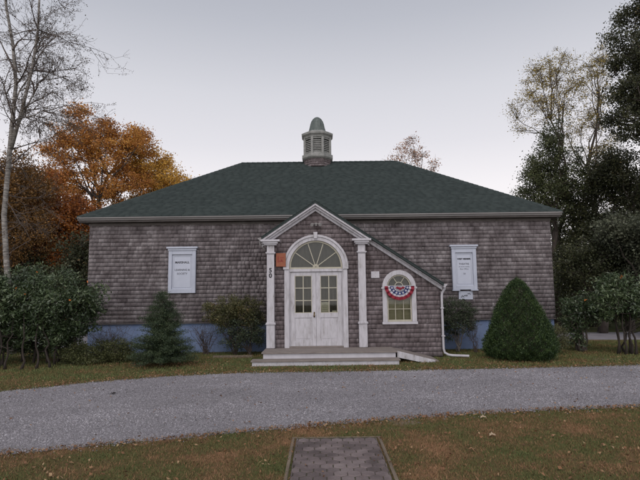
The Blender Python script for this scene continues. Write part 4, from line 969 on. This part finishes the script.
# --- left autumn trees
G1 = 'autumn trees beyond the left end of the hall'; G2 = 'trees beyond the right end of the hall'
def btree(name, label, px_, Y, toppy, r0, lobes, nclump, per, cr, ls, lm, bm_, seed, group, tpx=None, **k):
    b = at(px_, 300, Y); tp_ = at(tpx if tpx is not None else px_, toppy, Y)
    return tree(name, label, 'tree', (b[0], Y, 0), tp_, r0, lobes, nclump, per, cr, ls, .62, lm, bm_, seed, group=group, **k)
btree('oak', 'large rust orange oak rising behind the left hip of the roof', 102, 32, 125, .26,
      [lobe(88, 135, 32, 40, 27, dy=2.6), lobe(118, 148, 32, 38, 30, dy=2.6), lobe(70, 165, 32, 30, 32, dy=2.4), lobe(110, 190, 32, 50, 28, dy=2.6), lobe(135, 140, 32, 20, 18, dy=1.8)], 215, 200, .46, .125, M['rust'], M['bark'], 131, G1, nhub=26, start=.3, tw=.014, twigs=4)
btree('maple', 'gold leaved maple showing above the left hip of the roof, right of the oak', 162, 34, 165, .2,
      [lobe(158, 178, 34, 26, 24, dy=2.2), lobe(176, 192, 34, 20, 18, dy=1.8), lobe(150, 200, 34, 40, 20, dy=2.2), lobe(140, 165, 34, 20, 22, dy=1.8)], 160, 170, .48, .125, M['gold'], M['bark'], 132, G1, nhub=18, tw=.014, twigs=4)
btree('oak', 'deep orange tree low between the birch and the hall roof', 55, 27, 195, .18,
      [lobe(50, 215, 27, 30, 34, dy=2.2), lobe(75, 225, 27, 24, 28, dy=2), lobe(35, 190, 27, 24, 20, dy=2), lobe(60, 255, 27, 36, 26, dy=2.2)], 270, 170, .48, .115, M['deeprust'], M['bark'], 133, G1, nhub=18, tw=.012)
btree('oak', 'olive brown tree crown behind the birch trunk at the left edge', 12, 24, 170, .2,
      [lobe(12, 190, 24, 34, 38, dy=2.2), lobe(-15, 215, 24, 34, 50, dy=2.2), lobe(25, 235, 24, 22, 34, dy=2)], 260, 170, .48, .10, M['oliverust'], M['greybark'], 134, G1, nhub=20, tw=.012)
btree('evergreen', 'dark green tree close behind the left wall corner of the hall', 82, 23, 235, .14,
      [lobe(80, 262, 23, 17, 34, dy=1.4), lobe(72, 295, 23, 26, 26, dy=1.6)], 130, 150, .42, .11, M['oakdark'], M['bark'], 135, G1, nhub=14, tw=.01)
btree('oak', 'dull brown tree low behind the rhododendron at the left edge', 30, 25, 255, .14,
      [lobe(28, 275, 25, 40, 24, dy=1.8), lobe(-10, 280, 25, 36, 28, dy=1.8), lobe(55, 288, 25, 25, 22, dy=1.6)], 170, 140, .46, .13, M['wood'], M['bark'], 136, G1, nhub=14, tw=.01)
# --- middle
btree('bare_topped_tree', 'small thin pinkish tree peeking over the right slope of the roof', 411, 46, 150, .10,
      [lobe(408, 150, 46, 15, 13, dy=1.6), lobe(398, 160, 46, 12, 8, dy=1.2), lobe(420, 156, 46, 10, 10, dy=1.2), lobe(432, 167, 46, 10, 6, dy=1), lobe(410, 175, 46, 26, 12, dy=1.6)], 80, 30, .46, .15, M['pinkleaf'], M['greybark'], 137, 'thin trees behind the roof', nhub=16, tw=.016, twigs=5)
# --- right tall thin trees
btree('tall_thin_tree', 'tall slender tree with sparse yellow leaves leaning left, right of the hall roof', 572, 26, 90, .17,
      [lobe(540, 78, 26, 18, 20, dy=1.6), lobe(528, 105, 26, 17, 15, dy=1.5), lobe(556, 70, 26, 14, 20, dy=1.5), lobe(520, 128, 26, 10, 8, dy=1.0), lobe(550, 110, 26, 18, 22, dy=1.5), lobe(568, 92, 26, 14, 22, dy=1.4)], 165, 48, .36, .075, M['yellowgreen'], M['bark'], 141, G2, tpx=552, nhub=22, start=.45, tw=.011, twigs=5, attach=.9)
btree('tall_thin_tree', 'tall slender upright tree with sparse golden leaves beside the dark oak', 592, 27, 70, .17,
      [lobe(590, 70, 27, 15, 24, dy=1.5), lobe(598, 105, 27, 17, 28, dy=1.6), lobe(580, 130, 27, 13, 24, dy=1.4), lobe(604, 150, 27, 16, 26, dy=1.5), lobe(606, 62, 27, 14, 16, dy=1.4)], 165, 48, .36, .075, M['yellowgreen'], M['bark'], 142, G2, tpx=597, nhub=22, start=.45, tw=.011, twigs=5, attach=.9)
btree('ivy_clad_tree', 'shorter dark green tree swathed in creeper just right of the roof corner', 556, 24, 140, .16,
      [lobe(548, 165, 24, 18, 26, dy=1.5), lobe(537, 190, 24, 20, 18, dy=1.4), lobe(565, 175, 24, 18, 32, dy=1.5), lobe(548, 205, 24, 22, 22, dy=1.5), lobe(553, 140, 24, 9, 22, dy=.9), lobe(532, 172, 24, 12, 7, dy=.9)], 200, 120, .34, .085, M['ivy'], M['bark'], 143, G2, nhub=20, tw=.01)
tree('oak', 'huge near-black oak crown hanging into the upper right corner', 'tree', (6.65+5.5, 18.5, 0), at(672, 20, 18.5), .3,
      [lobe(645, 6, 18.5, 18, 14, dy=1.5), lobe(634, 52, 18.5, 20, 18, dy=1.5), lobe(640, 95, 18.5, 24, 22, dy=1.6), lobe(638, 128, 18.5, 20, 14, dy=1.4), lobe(672, 60, 18.5, 32, 70, dy=2.2), lobe(618, 88, 18.5, 9, 12, dy=.7), lobe(614, 42, 18.5, 9, 9, dy=.7), lobe(619, 118, 18.5, 9, 9, dy=.7)], 400, 140, .32, .085, .62, M['oakdark'], M['bark'], 144, group=G2, nhub=34, start=.4, tw=.009)
specs = [(590, 25, 175, [(585, 205, 26, 34), (600, 235, 26, 30), (570, 235, 14, 30)], M['wood'], 'dark green tree behind the right end of the hall, below the slender trees'),
         (628, 22, 165, [(625, 180, 26, 26), (640, 210, 28, 32), (608, 170, 14, 18)], M['oakdark'], 'dark broad tree below the near-black oak crown at the right edge'),
         (600, 21, 230, [(600, 262, 34, 28), (575, 270, 16, 28), (630, 268, 28, 28)], M['wood'], 'low dark tree filling the gap behind the right shrubs'),
         (645, 19, 225, [(640, 240, 26, 20), (622, 228, 20, 14), (660, 260, 26, 22)], M['grey_green'], 'grey green leaved tree at the right edge above the spreading rhododendron'),
         (665, 24, 190, [(670, 220, 34, 60), (690, 180, 34, 50)], M['oakdark'], 'dark tree at the far right margin')]
for i, (px_, Y, tp_, lb, lm, lab) in enumerate(specs):
    btree('broadleaf_tree', lab, px_, Y, tp_, .16, [lobe(a, b, Y, c, d, dy=1.8) for a, b, c, d in lb], 240, 130, .38, .09, lm, M['bark'], 150+i, G2, nhub=18, tw=.01)

# --- far woodland all round: one mass
rg = np.random.RandomState(200); n = 900
ang = rg.uniform(-1.25, 1.25, n); dist = rg.uniform(44, 62, n); cx = np.sin(ang)*dist*1.15; cy = 8+np.cos(ang)*dist*.8; hmax = 6.3+1.3*np.sin(ang*9)+.9*np.sin(ang*23+1)
hmax = np.where(np.abs(cx) < 20, hmax*.8, hmax)
cz_ = rg.uniform(0, 1, n)**.8*hmax
per = 90; C = np.repeat(np.stack([cx, cy, cz_], 1), per, 0)+rg.normal(0, 1, (n*per, 3))*np.array([1.1, 1.1, .75])
C = C[C[:, 2] > 0.05]
o = leaves('woodland', C, .42, .65, M['wood'], None, rg); setp(o, 'dark woodland far behind the hall', 'woodland', kind='stuff')
n = 260; ang = rg.uniform(-1.2, -.42, n); dist = rg.uniform(36, 44, n); C = np.stack([np.sin(ang)*dist, 6+np.cos(ang)*dist*.9, rg.uniform(0, 6.5, n)], 1)
C = np.repeat(C, 90, 0)+rg.normal(0, 1, (n*90, 3))*np.array([.9, .9, .7]); C = C[C[:, 2] > .05]
o = leaves('undergrowth', C, .3, .62, M['deeprust'], None, rg); setp(o, 'rust coloured undergrowth behind the trees on the left', 'undergrowth', kind='stuff')
# brush at both ends of the yard
n = 220; C = np.concatenate([np.stack([rg.uniform(9, 26, n), rg.uniform(22.5, 27, n), rg.uniform(0, 2.6, n)], 1), np.stack([rg.uniform(-30, -8.6, n), rg.uniform(25, 29, n), rg.uniform(0, 2.6, n)], 1)])
C = np.repeat(C, 110, 0)+rg.normal(0, .45, (len(C)*110, 3)); C = C[C[:, 2] > .03]
o = leaves('brush', C, .13, .6, M['wood'], None, rg); setp(o, 'dark brush along the edge of the wood', 'undergrowth', kind='stuff')
